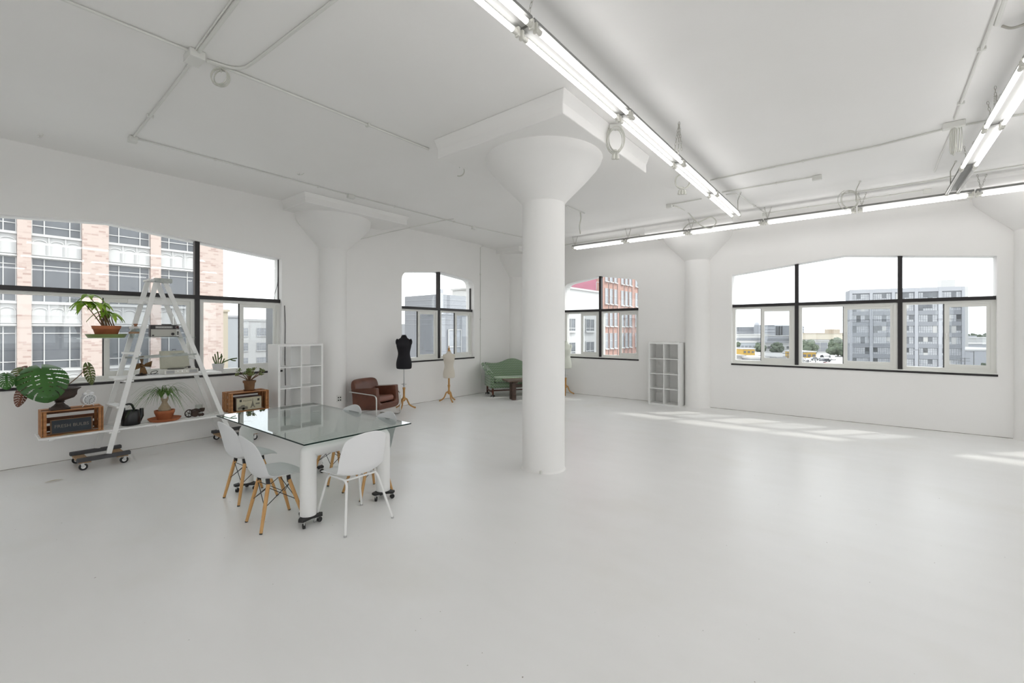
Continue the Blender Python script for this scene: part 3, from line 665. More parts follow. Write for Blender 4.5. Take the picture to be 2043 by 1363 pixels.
for sx in (-1, 1):
    for sy in (-1, 1):
        x, y = sx * (SL_ - .11), sy * (SD - .09)
        lg = B().tube([(x, y, .26), (x, y + (.03 if sy > 0 else 0), .05)], [.027, .022], 4).build('leg', 'mahogany', sf)
        cs = B().cyl((x - .035, y, .025), (x + .035, y, .025), .008, n=8).cyl((x, y, .02), (x, y, .055), .012, n=8)
        for a in range(3):
            q = Vector((x + .05 * cos(a * 2.1 + .4), y + .05 * sin(a * 2.1 + .4), .018)); cs.cyl(q + Vector((-.008, 0, 0)), q + Vector((.008, 0, 0)), .018, n=10); cs.bar(Vector((x, y, .05)), q + Vector((0, 0, .022)), .03, .008)
        cs.build('caster', 'rubber', lg)
    B().bar((sx * (SL_ - .11), -SD + .09, .12), (sx * (SL_ - .11), SD - .09, .13), .022, .035).build('side_stretcher', 'mahogany', sf)
B().bar((-SL_ + .11, 0, .125), (SL_ - .11, 0, .125), .022, .035).build('stretcher', 'mahogany', sf)

M('walnut_dark', (.085, .048, .032), .55, col2=(.055, .03, .02), nscale=4, stretch=(1, 7, 7)); M('walnut_top', (.16, .115, .09), .5, col2=(.11, .075, .055), nscale=3, stretch=(1, 7, 7))
ct = thing('coffee_table', 'dark wooden trestle coffee table in front of the green sofa', 'table', (-6.60, 8.80, 0), sa)
B().prism([(-.56, y, z) for y, z in ((-.24, .455), (-.26, .475), (-.26, .495), (.26, .495), (.26, .475), (.24, .455))], (1.12, 0, 0)).build('table_top', 'walnut_top', ct, bevel=.006)
for s in (-1, 1):
    for y in (-.075, .075): B().box(s * .36 - .05, s * .36 + .05, y - .05, y + .05, 0, .42).build('leg', 'walnut_dark', ct, bevel=.006)
    B().box(s * .36 - .06, s * .36 + .06, -.22, .22, .415, .456).build('cross_rail', 'walnut_dark', ct, bevel=.004)
B().box(-.36, .36, -.02, .02, .30, .37).build('stretcher', 'walnut_dark', ct, bevel=.004)

# ================================================================= dress forms
TOR = [(0, .158, .105), (.03, .168, .112), (.15, .176, .122), (.28, .160, .110), (.42, .128, .090), (.52, .132, .098), (.63, .155, .122), (.70, .163, .128), (.78, .172, .105), (.845, .165, .085), (.885, .120, .072), (.915, .078, .062), (.95, .060, .055), (1, .055, .052)]
M('form_black', (.010, .009, .013), .85, bump=.2, bscale=300); M('form_cream', (.66, .61, .53), .8, bump=.1, bscale=200); M('form_mint', (.70, .72, .65), .8, bump=.1, bscale=200); M('honey_wood', (.56, .31, .10), .4, col2=(.48, .25, .07), nscale=5, stretch=(6, 6, 1))
def dress_form(label, loc, rz, mat, z0, z1, sc, pole, finial, wood_z, spread):
    t = thing('dress_form', label, 'dress form', loc, rz); n = 20; rg = []
    for f, w, d in TOR:
        bust = .028 * math.exp(-((f - .67) / .08) ** 2); hip = -.02 * math.exp(-((f - .15) / .12) ** 2)
        rg.append([(w * sc * cos(a), (d * sc * sin(a)) - bust * sc * (max(0, -sin(a)) ** 1) - hip * sc * max(0, sin(a)), z0 + (z1 - z0) * f) for a in [2 * pi * k / n for k in range(n)]])
    B().rings(rg).build('torso', mat, t, sub=1)
    for s in (-1, 1): B().ball((s * .150 * sc, .0, z0 + (z1 - z0) * .80), .030 * sc, .058 * sc, .070 * sc, n=12, m=8).build('arm_cap', mat, t, smooth=True)
    if finial:
        B().lathe([(.052 * sc, 0), (.052 * sc, .012), (.026, .018), (.018, .03), (.028, .05), (.020, .066), (.010, .075), (.012, .10), (.005, .125), (.002, .135)], (0, 0, z1), n=14).build('neck_finial', 'honey_wood', t, smooth=True)
    else: B().lathe([(.054 * sc, -.004), (.05 * sc, .006), (.02, .009)], (0, 0, z1), n=14).build('neck_cap', mat, t, smooth=True)
    B().cyl((0, 0, wood_z), (0, 0, z0 + .03), .011 if pole != 'honey_wood' else .022, n=12).build('pole', pole, t, smooth=True)
    hub = .24
    B().lathe([(.012, hub - .07), (.034, hub - .05), (.036, hub), (.024, hub + .03), (.021, hub + .06), (.024, wood_z - .05), (.03, wood_z - .03), (.03, wood_z), (.012, wood_z + .005)], n=16).build('stem', 'honey_wood', t, smooth=True)
    if pole != 'honey_wood': B().cyl((-.055, 0, wood_z + .07), (.055, 0, wood_z + .07), .006, n=8).cyl((0, 0, wood_z + .03), (0, 0, wood_z + .09), .018, n=10).build('height_clamp', 'steel', t, smooth=True)
    for k in range(3):
        a = 2 * pi * k / 3 + .5; u = Vector((cos(a), sin(a), 0))
        p = [u * .02 + Vector((0, 0, hub - .01)), u * .06 + Vector((0, 0, hub - .02)), u * .09 + Vector((0, 0, hub - .09)), u * .115 + Vector((0, 0, .09)), u * (spread * .75) + Vector((0, 0, .045)), u * spread + Vector((0, 0, .018))]
        B().tube(fillet(p, .03, 3), .0165, 8).ball(u * spread + Vector((0, 0, .019)), .019, n=8).build('leg', 'honey_wood', t, smooth=True)
    return t
dress_form('black dress form on a steel pole behind the brown armchair', (-7.80, 5.98, 0), radians(35), 'form_black', .865, 1.60, 1.0, 'steel', False, .47, .24)
dress_form('cream dress form with wooden neck knob below the two-light window', (-7.80, 7.30, 0), radians(70), 'form_cream', .56, 1.21, .86, 'honey_wood', True, .40, .22)
dress_form('pale mint dress form standing past the round column', (-6.22, 10.02, 0), radians(30), 'form_mint', .69, 1.42, .95, 'steel', False, .45, .24)

# ================================================================= plant ladder
M('ladder_paint', (.80, .80, .79), .45, col2=(.74, .74, .73), nscale=7); M('galvanised', (.42, .44, .42), .45, .5, col2=(.30, .32, .30), nscale=18)
def mover_dolly(label, loc, rz):
    t = thing('furniture_dolly', label, 'dolly', loc, rz)
    for s in (-1, 1):
        B().box(s * .235 - .036, s * .235 + .036, -.25, .25, .105, .15).build('carpet_rail', 'grey_carpet', t, bevel=.008)
        B().box(-.24, .24, s * .175 - .055, s * .175 + .055, .085, .106).build('cross_board', 'ply', t, bevel=.002)
        for e in (-1, 1):
            x, y = s * .225, e * .19
            w = B().cyl((x - .012, y, .042), (x + .012, y, .042), .042, n=20).build('wheel', 'rubber', t, smooth=True, auto=40); B().cyl((x - .0135, y, .042), (x + .0135, y, .042), .022, n=14).build('hub', 'white_metal', w, smooth=True)
            B().bar((x - .018, y, .036), (x - .014, y + .012 * e, .088), .004, .03, up=(0, 1, 0)).bar((x + .018, y, .036), (x + .014, y + .012 * e, .088), .004, .03, up=(0, 1, 0)).box(x - .03, x + .03, y - .03, y + .03, .080, .085).build('fork', 'steel', t)
    return t
mover_dolly('carpeted furniture dolly under the ladder foot by the fresh bulbs sign', (-7.66, 1.105, 0), .02)
mover_dolly('carpeted furniture dolly under the ladder foot behind the dining chairs', (-7.66, 2.66, 0), -.02)
lad = thing('step_ladder', 'old white wooden A-frame step ladder carrying plant shelves', 'ladder', (-7.65, 1.7, 0)); LO = Vector((-7.65, 1.7, 0))
LF = Vector((-7.425, 1.15, .152)), Vector((-7.52, 1.65, 2.37)); LBk = Vector((-7.895, 1.11, .152)), Vector((-7.74, 1.60, 2.37))
RF = Vector((-7.425, 2.51, .152)), Vector((-7.52, 1.745, 2.37)); RBk = Vector((-7.895, 2.51, .152)), Vector((-7.74, 1.705, 2.37))
at = lambda r, z: r[0] + (r[1] - r[0]) * ((z - r[0].z) / (r[1].z - r[0].z))
for r in (LF, LBk, RF, RBk): B().bar(r[0] - LO, r[1] - LO, .030, .054, up=(0, 1, .35)).build('rail', 'ladder_paint', lad, bevel=.003)
for z in (.41, .72, 1.045, 1.40, 1.74, 2.08):
    a, b = at(LF, z) - LO, at(LBk, z) - LO; B().bar(a + Vector((.005, 0, 0)), b - Vector((.005, 0, 0)), .105, .026).build('tread', 'ladder_paint', lad, bevel=.003)
for z in (.41, 1.30, 1.78):
    a, b = at(RF, z) - LO, at(RBk, z) - LO; B().bar(a, b, .045, .022).build('rung', 'ladder_paint', lad, bevel=.003)
B().box(-7.78, -7.485, 1.555, 1.80, 2.372, 2.395).xf(Matrix.Translation(-LO)).build('top_cap', 'ladder_paint', lad, bevel=.004)
B().box(-7.56, -7.475, 1.625, 1.815, 2.355, 2.412).xf(Matrix.Translation(-LO)).build('cap_plate', 'galvanised', lad, bevel=.004)
B().box(-7.60, -7.575, 1.36, 1.83, 2.055, 2.115).xf(Matrix.Translation(-LO)).build('spreader_board', 'ladder_paint', lad, bevel=.004)
for r1, r2 in ((LF, RF), (LBk, RBk)): B().bar(at(r1, 1.335) - LO + Vector((.02, 0, 0)), at(r2, 1.365) - LO + Vector((.02, 0, 0)), .006, .022).build('spreader_bar', 'galvanised', lad)
# shelves laid through the ladder
sl = thing('slat_shelf', 'long white slatted shelf laid through the bottom of the ladder', 'shelf', (-7.66, 1.85, .425))
for k in range(4): x = -.18 + k * .122; B().box(x - .038, x + .038, -1.30, 1.28, 0, .024).build('slat', 'ladder_paint', sl, bevel=.003)
for y in (-1.2, -.2, .7, 1.2): B().box(-.22, .22, y - .02, y + .02, -.018, 0).build('batten', 'ladder_paint', sl)
tag(B().box(-.17, .17, -.59, .62, 0, .030).build('shelf_board', 'ladder_paint', loc=(-7.66, 1.80, 1.062), bevel=.004), 'white painted board laid across the ladder under the record player', 'shelf')
tag(B().box(-.14, .14, -.63, .60, 0, .010).build('glass_shelf', 'shelf_glass', loc=(-7.66, 1.50, 1.597)), 'thin glass shelf laid through the ladder under the radio', 'shelf')
ZA, ZB, ZG = .449, 1.092, 1.607
# ---- crates
def crate(label, loc, L, Hh, D, flip=False):            # lies on its side, open front faces +X; local y along the shelf
    t = thing('wooden_crate', label, 'crate', loc); k = .012
    for s in (-1, 1):
        y = s * (L / 2 - k / 2)
        for (xa, xb) in ((-D / 2, -D / 2 + .085), (-D / 2 + .105, -D / 2 + .185), (D / 2 - .085, D / 2)): B().box(xa, xb, y - k / 2, y + k / 2, 0, Hh).build('end_slat', 'crate_wood', t, bevel=.0015)
        for x in (-D / 2 + .02, D / 2 - .02): B().box(x - .018, x + .018, y - s * (k / 2 + .02) - .014, y - s * (k / 2 + .02) + .014, .012, Hh - .012).build('corner_post', 'crate_wood', t, bevel=.0015)
    for z in (0, Hh - .010):
        for x in (-D / 2 + .05, D / 2 - .055): B().box(x - .05, x + .055, -L / 2 + k, L / 2 - k, z, z + .010).build('side_slat', 'crate_wood', t, bevel=.0015)
    for z0, z1 in ((.02, .085), (.115, .185), (Hh - .075, Hh - .012)): B().box(-D / 2 - .008, -D / 2, -L / 2 + .006, L / 2 - .006, z0, z1).build('back_slat', 'crate_dark', t, bevel=.0015)
    return t
crate('reddish wooden crate holding the fresh bulbs sign', (-7.635, .84, ZA), .54, .30, .31)
crate('pale wooden crate holding the printed Paris box', (-7.635, 2.80, ZA), .56, .30, .31)
ZCR = ZA + .30
M('sign_blue', (.012, .020, .030), .6, col2=(.02, .03, .04), nscale=8); M('sign_letters', (.22, .19, .16), .7); M('sign_frame', (.16, .085, .04), .6)
sg = thing('chalkboard_sign', 'dark wooden sign reading FRESH BULBS leaning in the crate', 'sign', (-7.545, .835, ZA + .012)); sg.rotation_euler = (0, radians(-8), 0)
B().box(-.008, .008, -.175, .175, .004, .165).build('board', 'sign_blue', sg)
for a in ((-.009, .011, -.185, -.172, 0, .172), (-.009, .011, .172, .185, 0, .172), (-.009, .011, -.172, .172, 0, .010), (-.009, .011, -.172, .172, .162, .172)): B().box(*a).build('frame_strip', 'sign_frame', sg)
B().tube([(-.0, -.012, .172), (0, -.012, .19), (0, .012, .19), (0, .012, .172)], .003, 6).build('hanger', 'dark', sg)
text('FRESH BULBS', 'sign_letters', sg, .052, (.0086, 0, .088), (pi / 2, 0, pi / 2), name='lettering')
lf = thing('fallen_leaf', 'dry pale leaf lying before the fresh bulbs sign', 'leaf', (-7.475, .80, ZA + .004))
B().grid(lambda u, v: ((v - .5) * .035 * sin(pi * u) , (u - .5) * .13, .012 * sin(pi * u) * (1 - (v - .5) ** 2 * 3)), 10, 4).build('blade', M('leaf_pale', (.42, .36, .20), .7), lf, smooth=True)
lf = thing('fallen_leaf', 'curled tan leaf lying on the bare floor before the left dolly', 'leaf', tuple(onz(108, 960, .004)))
B().grid(lambda u, v: ((v - .5) * .025 * sin(pi * u), (u - .5) * .16, .010 * sin(pi * u)), 10, 3).build('blade', 'leaf_pale', lf, smooth=True)
M('print_paper', (.50, .46, .33), .7, col2=(.42, .40, .30), nscale=12); M('print_ink', (.035, .032, .025), .7); M('print_grey', (.16, .15, .12), .7); M('box_trim', (.055, .025, .015), .6)
pb = thing('keepsake_box', 'cream printed box with a tower and an old car in the crate', 'box', (-7.60, 2.80, ZA + .012))
B().box(-.075, .075, -.185, .185, 0, .205).build('body', 'box_trim', pb, bevel=.003); B().box(.075, .0765, -.172, .185, .004, .196).build('print', 'print_paper', pb)
def flat(poly, mat, nm): B().prism([(.0766, y, z) for y, z in poly], (.0006, 0, 0)).build(nm, mat, pb)
flat([(-.13, .135), (-.10, .135), (-.10, .168), (-.13, .168)], 'print_ink', 'stamp'); flat([(.125, .130), (.155, .130), (.155, .165), (.125, .165)], 'print_ink', 'stamp'); flat([(.10, .075), (.16, .075), (.16, .098), (.10, .098)], 'print_grey', 'stamp')
flat([(.02, .03), (.034, .06), (.046, .1), (.052, .135), (.055, .178), (.058, .178), (.061, .135), (.067, .1), (.079, .06), (.095, .03), (.078, .03), (.068, .048), (.057, .054), (.046, .048), (.037, .03)], 'print_grey', 'tower_print')
flat([(-.15, .02), (-.155, .05), (-.12, .066), (-.10, .085), (-.06, .085), (-.055, .062), (-.02, .06), (-.01, .02)], 'print_grey', 'car_print'); flat([(-.075 + .02 * cos(a), .026 + .02 * sin(a)) for a in [2 * pi * k / 12 for k in range(12)]], 'print_ink', 'car_print')
text('POLKATE', 'print_ink', pb, .028, (.0768, -.02, .145), (pi / 2, 0, pi / 2), .0003)
# ---- urn with monstera
M('cast_iron', (.030, .020, .016), .65, col2=(.055, .035, .026), nscale=16, bump=.6, bscale=40)
ur = thing('monstera_urn', 'dark cast-iron urn with a split-leaf monstera on the crate', 'plant', (-7.60, .735, ZCR))
B().box(-.085, .085, -.085, .085, 0, .022).build('plinth', 'cast_iron', ur, bevel=.004)
B().lathe([(.080, .022), (.075, .034), (.05, .055), (.036, .075), (.036, .085), (.048, .092), (.036, .10), (.06, .112), (.125, .135), (.15, .17), (.152, .205), (.158, .225), (.185, .245), (.188, .255), (.165, .255), (.14, .235), (.13, .20)], n=32).build('bowl', 'cast_iron', ur, smooth=True, auto=60)
B().lathe([(.135, .225), (.01, .232)], n=24).build('soil', 'soil', ur)
UO = Vector(ur.location)
def monstera_leaf(base, tip, half, mat, across=None, cut=.46, curl=.10, name='leaf'):
    base, tip = Vector(base), Vector(tip); ax = tip - base; L = ax.length; e = ax.normalized(); c = Vector(across or (0, 1, 0)); c = (c - e * c.dot(e)).normalized(); nn = c.cross(e)
    if nn.x < 0: nn = -nn
    def w(v): return half * min(1, (sin(pi * min(max(v, 0), 1) ** .78) ** .62)) if 0 < v < 1 else .0
    def f(u, v):
        a = 2 * u - 1; lobe = -.26 * L * (abs(a) ** 1.4) * (1 - v) ** 1.5
        s = v * L + lobe + .10 * L * abs(a) * v
        return base + e * s + c * (a * max(w(v), half * .10 * (1 - v))) + nn * (curl * (-(a * a) * half + .35 * L * (v - v * v)))
    def keep(u, v):
        a = abs(2 * u - 1); s = (v - .20 * a) * 7.5; q = s - math.floor(s)
        if a > cut and q < .15 and .10 < v < .92: return False
        if .14 < a < .30 and .46 < q < .68 and .15 < v < .78: return False
        return True
    return B().grid(f, 44, 60, keep).build(name, mat, ur, smooth=True)
tip, bs = onx(96, 793, -7.32), onx(82, 736, -7.50)
monstera_leaf(bs - UO, tip - UO, .220, 'leaf', curl=.35)
L2 = onx(12, 746, -7.5), onx(14, 772, -7.4); monstera_leaf(L2[0] - UO, L2[1] - UO, .075, 'leaf', cut=.35, curl=.5)
L3 = onx(176, 731, -7.62), onx(184, 765, -7.60); monstera_leaf(L3[0] - UO, L3[1] - UO, .055, 'leaf_olive', cut=.28, curl=.8)
L4 = onx(44, 737, -7.66), onx(40, 768, -7.6); monstera_leaf(L4[0] - UO, L4[1] - UO, .09, 'leaf_olive', cut=.3, curl=.7)
L5 = onx(46, 779, -7.45), onx(37, 811, -7.45); monstera_leaf(L5[0] - UO, L5[1] - UO, .055, 'leaf_dry', cut=.3, curl=1.3)
L6 = onx(56, 735, -7.7), onx(50, 752, -7.7); monstera_leaf(L6[0] - UO, L6[1] - UO, .07, 'leaf_dry', cut=.35, curl=.9)
for q, via in ((bs, (0, -.02, .42)), (L2[0], (.0, -.25, .40)), (L3[0], (0, .16, .36)), (L4[0], (-.02, -.10, .38)), (L5[0], (.05, -.15, .36)), (L6[0], (-.04, -.1, .40))):
    B().tube(bez((0, 0, .225), via, q - UO, 10), .0055, 6).build('stem', 'stem', ur, smooth=True)
# ---- alarm clock
ck = thing('alarm_clock', 'small white twin-bell alarm clock on the crate', 'clock', (-7.60, .985, ZCR), radians(18)); cz = .088
B().cyl((-.03, 0, cz), (.03, 0, cz), .066, n=32).build('case', 'plastic_white', ck, smooth=True, auto=40); B().tube([(.03, .064 * cos(a), cz + .064 * sin(a)) for a in [2 * pi * k / 28 for k in range(28)]], .0055, 8, closed=True).build('bezel', 'plastic_white', ck, smooth=True)
fc = B().cyl((.030, 0, cz), (.032, 0, cz), .057, n=32).build('dial', M('dial', (.52, .54, .55), .3), ck)
nb_ = B()
for k in range(12): a = 2 * pi * k / 12; nb_.box(.0322, .0328, .047 * sin(a) - .003, .047 * sin(a) + .003, cz + .047 * cos(a) - .005, cz + .047 * cos(a) + .005)
nb_.build('hour_marks', 'dark', fc)
B().bar((.033, 0, cz), (.033, .022, cz + .018), .001, .004, up=(0, 1, 0)).bar((.0335, 0, cz), (.0335, -.006, cz - .038), .001, .003, up=(0, 1, 0)).build('hands', 'dark', fc)
for s in (-1, 1):
    B().tube([(0, s * .035, cz - .055), (0, s * .058, .004)], [.006, .004], 8).build('foot', 'plastic_white', ck, smooth=True)
    B().ball((0, s * .034, cz + .073), .02, .024, .018, n=12).build('bell', 'plastic_white', ck, smooth=True)
B().tube(bez((0, -.03, cz + .085), (0, 0, cz + .15), (0, .03, cz + .085)), .003, 6).build('handle', 'plastic_white', ck, smooth=True)
# ---- watering can
M('black_plastic', (.008, .008, .009), .32)
wc = thing('watering_can', 'glossy black plastic watering can on the slatted shelf', 'watering can', (-7.62, 1.40, ZA), radians(20))
B().lathe([(.092, 0), (.098, .01), (.094, .10), (.086, .185), (.080, .192), (.07, .188), (.066, .15)], n=28, sx=1, sy=1.05).build('body', 'black_plastic', wc, smooth=True, auto=60)
B().tube(fillet([(0, -.075, .15), (0, -.085, .27), (0, .005, .285), (0, .04, .19)], .05, 5), .0135, 10).build('handle', 'black_plastic', wc, smooth=True)
B().tube([(0, .085, .03), (0, .125, .10), (0, .128, .20)], [.032, .027, .022], 12).build('spout', 'black_plastic', wc, smooth=True)
# ---- pots
def pot(parent, prof, mat, soil_r, soil_z): 
    B().lathe(prof, n=28).build('pot', mat, parent, smooth=True, auto=50); B().lathe([(soil_r, soil_z - .004), (.005, soil_z)], n=20).build('soil', 'soil', parent)
def saucer(label, loc, r, h, mat, nm='plant_saucer'):
    s = B().lathe([(r * .86, 0), (r * .95, h * .6), (r, h), (r * .965, h), (r * .9, h * .45), (r * .82, .006)], n=36).build(nm, mat, smooth=True, loc=loc); tag(s, label, 'saucer'); return s
def blades(parent, org, n, lens, seed, mat, wid=.010, up=1.6, nm='leaf', grp=6, droop=1.3, tops=None):
    rnd = random.Random(seed)
    for k in range(n):
        a = rnd.uniform(0, 2 * pi); L = rnd.uniform(*lens); e = Vector((cos(a), sin(a), 0)); o = Vector(org) if tops is None else Vector(tops[k % len(tops)])
        rr = rnd.uniform(.35, 1.0); p0 = o; p1 = o + e * (L * .30 * rr) + Vector((0, 0, L * rnd.uniform(.45, .75) * up / 1.6)); p2 = o + e * (L * (.45 + .45 * rr)) + Vector((0, 0, L * (.35 - droop * rr * .75)))
        pts = bez(p0, p1, p2, 9); c = e.cross(Vector((0, 0, 1)))
        vs = []
        for i, p in enumerate(pts):
            w = wid * (1 - (i / 9) ** 2.2) * (.6 + .4 * min(1, i / 2)) + .0008; vs += [p - c * w / 2, p + Vector((0, 0, -.0015)), p + c * w / 2]
        fs = []
        for i in range(9): b = i * 3; fs += [(b, b + 1, b + 4, b + 3), (b + 1, b + 2, b + 5, b + 4)]
        B().add(vs, fs).build(nm, mat, parent, smooth=True, fix=False)
saucer('wide terracotta saucer under the ponytail palm', (-7.635, 1.765, ZA), .19, .036, 'terracotta')
pp = thing('ponytail_palm', 'ponytail palm with arching grassy leaves in a terracotta pot', 'plant', (-7.635, 1.765, ZA + .008))
pot(pp, [(.080, 0), (.110, .095), (.113, .097), (.118, .135), (.108, .135), (.10, .11)], 'terracotta', .103, .115)
B().lathe([(.05, .11), (.072, .135), (.070, .165), (.045, .205), (.026, .25), (.018, .29)], n=20).build('bulb_trunk', M('bulb', (.40, .32, .22), .8, col2=(.30, .23, .15), nscale=14), pp, smooth=True)
for s, q in ((-1, (-.01, -.035, .33)), (1, (.01, .035, .32))): B().tube(bez((0, s * .008, .24), (0, s * .03, .26), q, 5), [.016, .014, .013, .012, .011, .010], 8).build('branch', 'bulb', pp, smooth=True)
blades(pp, None, 86, (.30, .54), 21, 'leaf_grass', .0105, droop=1.05, tops=[(-.01, -.037, .33), (.01, .036, .32), (-.005, -.036, .30)])
# ---- antique wheeled grinder and jar
M('rust_iron', (.035, .022, .018), .5, .3, col2=(.06, .035, .025), nscale=14)
gr = thing('cast_iron_toy', 'dark brown cast-iron wheeled antique beside the palm', 'ornament', (-7.60, 2.12, ZA), radians(6))
def wheel(c, r, w, nm):
    o = B().tube([(c[0], c[1] + r * cos(a), c[2] + r * sin(a)) for a in [2 * pi * k / 24 for k in range(24)]], w, 8, closed=True)
    for k in range(3): a = pi * k / 3 + .3; o.cyl((c[0], c[1] - r * cos(a), c[2] - r * sin(a)), (c[0], c[1] + r * cos(a), c[2] + r * sin(a)), .004, n=6)
    return o.build(nm, 'rust_iron', gr, smooth=True)
wheel((-.02, -.075, .058), .05, .008, 'wheel'); B().cyl((.02, -.028, .052), (.065, -.028, .052), .044, n=24).build('drum', 'rust_iron', gr, smooth=True, auto=40)
B().tube([(0, -.06, .09), (0, 0, .10), (0, .06, .075)], [.018, .022, .026], 10).build('body', 'rust_iron', gr, smooth=True); B().lathe([(.022, 0), (.03, .02), (.034, .05), (.03, .05), (.024, .02)], (.0, .085, .062), n=18).build('cup', 'rust_iron', gr, smooth=True)
for y in (.045, .08): wheel((.02, y, .022), .016, .006, 'small_wheel')
jr = thing('glass_jar', 'small clear glass jar standing behind the cast-iron antique', 'jar', (-7.74, 2.20, ZA)); B().lathe([(.045, 0), (.05, .006), (.05, .10), (.047, .115), (.047, .15), (.044, .15), (.044, .115), (.046, .10), (.046, .008)], n=24).build('body', 'jar_glass', jr, smooth=True); B().lathe([(.0475, .118), (.049, .122), (.0475, .126)], n=24, caps=False).build('rim_band', 'jar_glass', jr)
# ---- jade plant
saucer('small brown saucer under the jade plant on the crate', (-7.62, 2.845, ZCR), .085, .018, 'crate_dark')
jd = thing('jade_plant', 'jade plant in a brown ribbed pot on the pale crate', 'plant', (-7.62, 2.845, ZCR + .006)); M('brown_pot', (.20, .095, .035), .55, col2=(.13, .06, .022), nscale=8)
pot(jd, [(.066, 0), (.075, .09), (.078, .12), (.090, .122), (.094, .155), (.084, .155), (.078, .13)], 'brown_pot', .08, .135)
rnd = random.Random(5); tips = []
for k in range(15):
    a = rnd.uniform(0, 2 * pi); r = rnd.uniform(.04, .18); q = Vector((r * cos(a), r * sin(a) * 1.1, .27 + rnd.uniform(0, .09) - r * .25)); tips.append(q)
    B().tube(bez((0, 0, .13), (q.x * .3, q.y * .3, .2), q, 5), [.009, .008, .007, .006, .005, .004], 7).build('branch', 'stem', jd, smooth=True)
lmesh = None
for q in tips:
    for j in range(11):
        a = rnd.uniform(0, 2 * pi); el = rnd.uniform(-.1, 1.2)
        if lmesh is None: o = B().ball((.020, 0, 0), .024, .0135, .005, n=8, m=4).build('leaf', 'leaf_jade', jd, smooth=True); lmesh = o.data
        else:
            o = bpy.data.objects.new('leaf', lmesh); C.objects.link(o); o.parent = jd; KIDS.setdefault(jd.name, []).append(o)
        o.location = q + Vector((rnd.uniform(-.015, .015), rnd.uniform(-.015, .015), rnd.uniform(-.012, .012))); o.rotation_euler = (rnd.uniform(-.5, .5), -el, a)
# ---- cactus in the window
cp = thing('potted_cactus', 'pencil cactus in a white pot on the window sill', 'plant', (AX - .045, 2.60, SILL + .030))
pot(cp, [(.058, 0), (.062, .006), (.085, .14), (.088, .15), (.080, .15), (.074, .13)], 'plastic_white', .078, .132)
for pts_ in ([(0, -.02, .13), (.01, -.035, .22), (.01, -.05, .30)], [(0, 0, .13), (0, .0, .24), (0, -.01, .335)], [(0, .02, .13), (0, .04, .20), (0, .055, .27)], [(0, .03, .14), (.02, .09, .18), (.03, .17, .215), (.03, .26, .225)], [(.0, -.03, .13), (0, -.06, .20), (0, -.075, .26)], [(.03, .16, .212), (.03, .20, .19), (.03, .24, .185)], [(0, .01, .22), (.02, .035, .26), (.02, .04, .30)], [(.01, .06, .165), (.02, .08, .22)]):
    B().tube(fillet(pts_, .03, 3), .0095, 8).ball(pts_[-1], .0095, n=8).build('stem', 'cactus', cp, smooth=True)
# ---- umbrella-leaf plant on the glass shelf
M('green_glaze', (.20, .26, .085), .35, col2=(.17, .22, .07), nscale=6)
saucer('wide olive-green glazed saucer under the leafy plant', (-7.66, 1.165, ZG), .205, .048, 'green_glaze')
up_ = thing('leafy_plant', 'plant with bright drooping leaves in a low terracotta bowl', 'plant', (-7.66, 1.165, ZG + .010)); PO = Vector(up_.location)
pot(up_, [(.095, 0), (.105, .01), (.130, .10), (.138, .104), (.146, .145), (.134, .145), (.125, .11)], 'terracotta', .128, .125)
def drop_leaf(p, d, L, w, mat, parent):
    p, d = Vector(p), Vector(d).normalized(); c = d.cross(Vector((0, 0, 1))); c = c.normalized() if c.length > .05 else Vector((0, 1, 0))
    def f(u, v):
        a = 2 * u - 1; hw = w * sin(pi * min(1, v * .96 + .04) ** .8) ** .9 / 2
        return p + d * (L * v) + Vector((0, 0, -.85 * L * v * v)) + c * (a * hw) + Vector((0, 0, .012 * abs(a)))
    B().grid(f, 4, 9).build('leaf', mat, parent, smooth=True)
rnd = random.Random(11)
for (px, py, bx, n) in ((166, 603, -.05, 6), (180, 590, -.04, 4), (186, 604, -.03, 6), (203, 607, -.01, 6), (207, 622, .02, 4), (215, 626, .04, 4), (222, 626, .06, 5)):
    q = onx(px, py, -7.66 + rnd.uniform(-.06, .08)) - PO
    B().tube(bez((rnd.uniform(-.03, .03), bx + .02, .12), ((q.x) * .3, bx * .6 + q.y * .35, q.z * .62), q, 8), [.008, .0075, .007, .0065, .006, .0055, .005, .0045, .004], 7).build('stem', 'stem', up_, smooth=True)
    for j in range(n):
        a = 2 * pi * j / n + rnd.uniform(-.4, .4); drop_leaf(q, (cos(a) * .8, sin(a), rnd.uniform(-.1, .35)), rnd.uniform(.12, .18), rnd.uniform(.055, .075), 'leaf_bright', up_)
for k in range(3): B().tube([(0, -.03 + .03 * k, .12), (0, -.05 + .035 * k, .20), (0, -.07 + .03 * k, .27)], [.007, .006, .005], 6).build('stem', 'stem', up_, smooth=True)
# ---- bottle
bo = thing('glass_bottle', 'round clear glass bottle with tan label and cork', 'bottle', (-7.655, 1.455, ZG)); M('label_tan', (.40, .25, .15), .7); M('cork', (.30, .12, .05), .7)
B().lathe([(.055, 0), (.066, .006), (.070, .05), (.066, .085), (.040, .118), (.020, .130), (.018, .15), (.021, .155), (.017, .155), (.015, .13), (.036, .114), (.062, .08), (.066, .05), (.06, .01)], n=28).build('body', 'jar_glass', bo, smooth=True); B().lathe([(.0712, .052), (.0712, .078)], n=28, caps=False).build('label', 'label_tan', bo, smooth=True)
B().lathe([(.0205, .132), (.0195, .152)], n=16, caps=False).build('neck_band', 'label_tan', bo); B().lathe([(.014, .145), (.015, .165), (.022, .168), (.022, .182), (.01, .186)], n=14).build('cork', 'cork', bo, smooth=True)
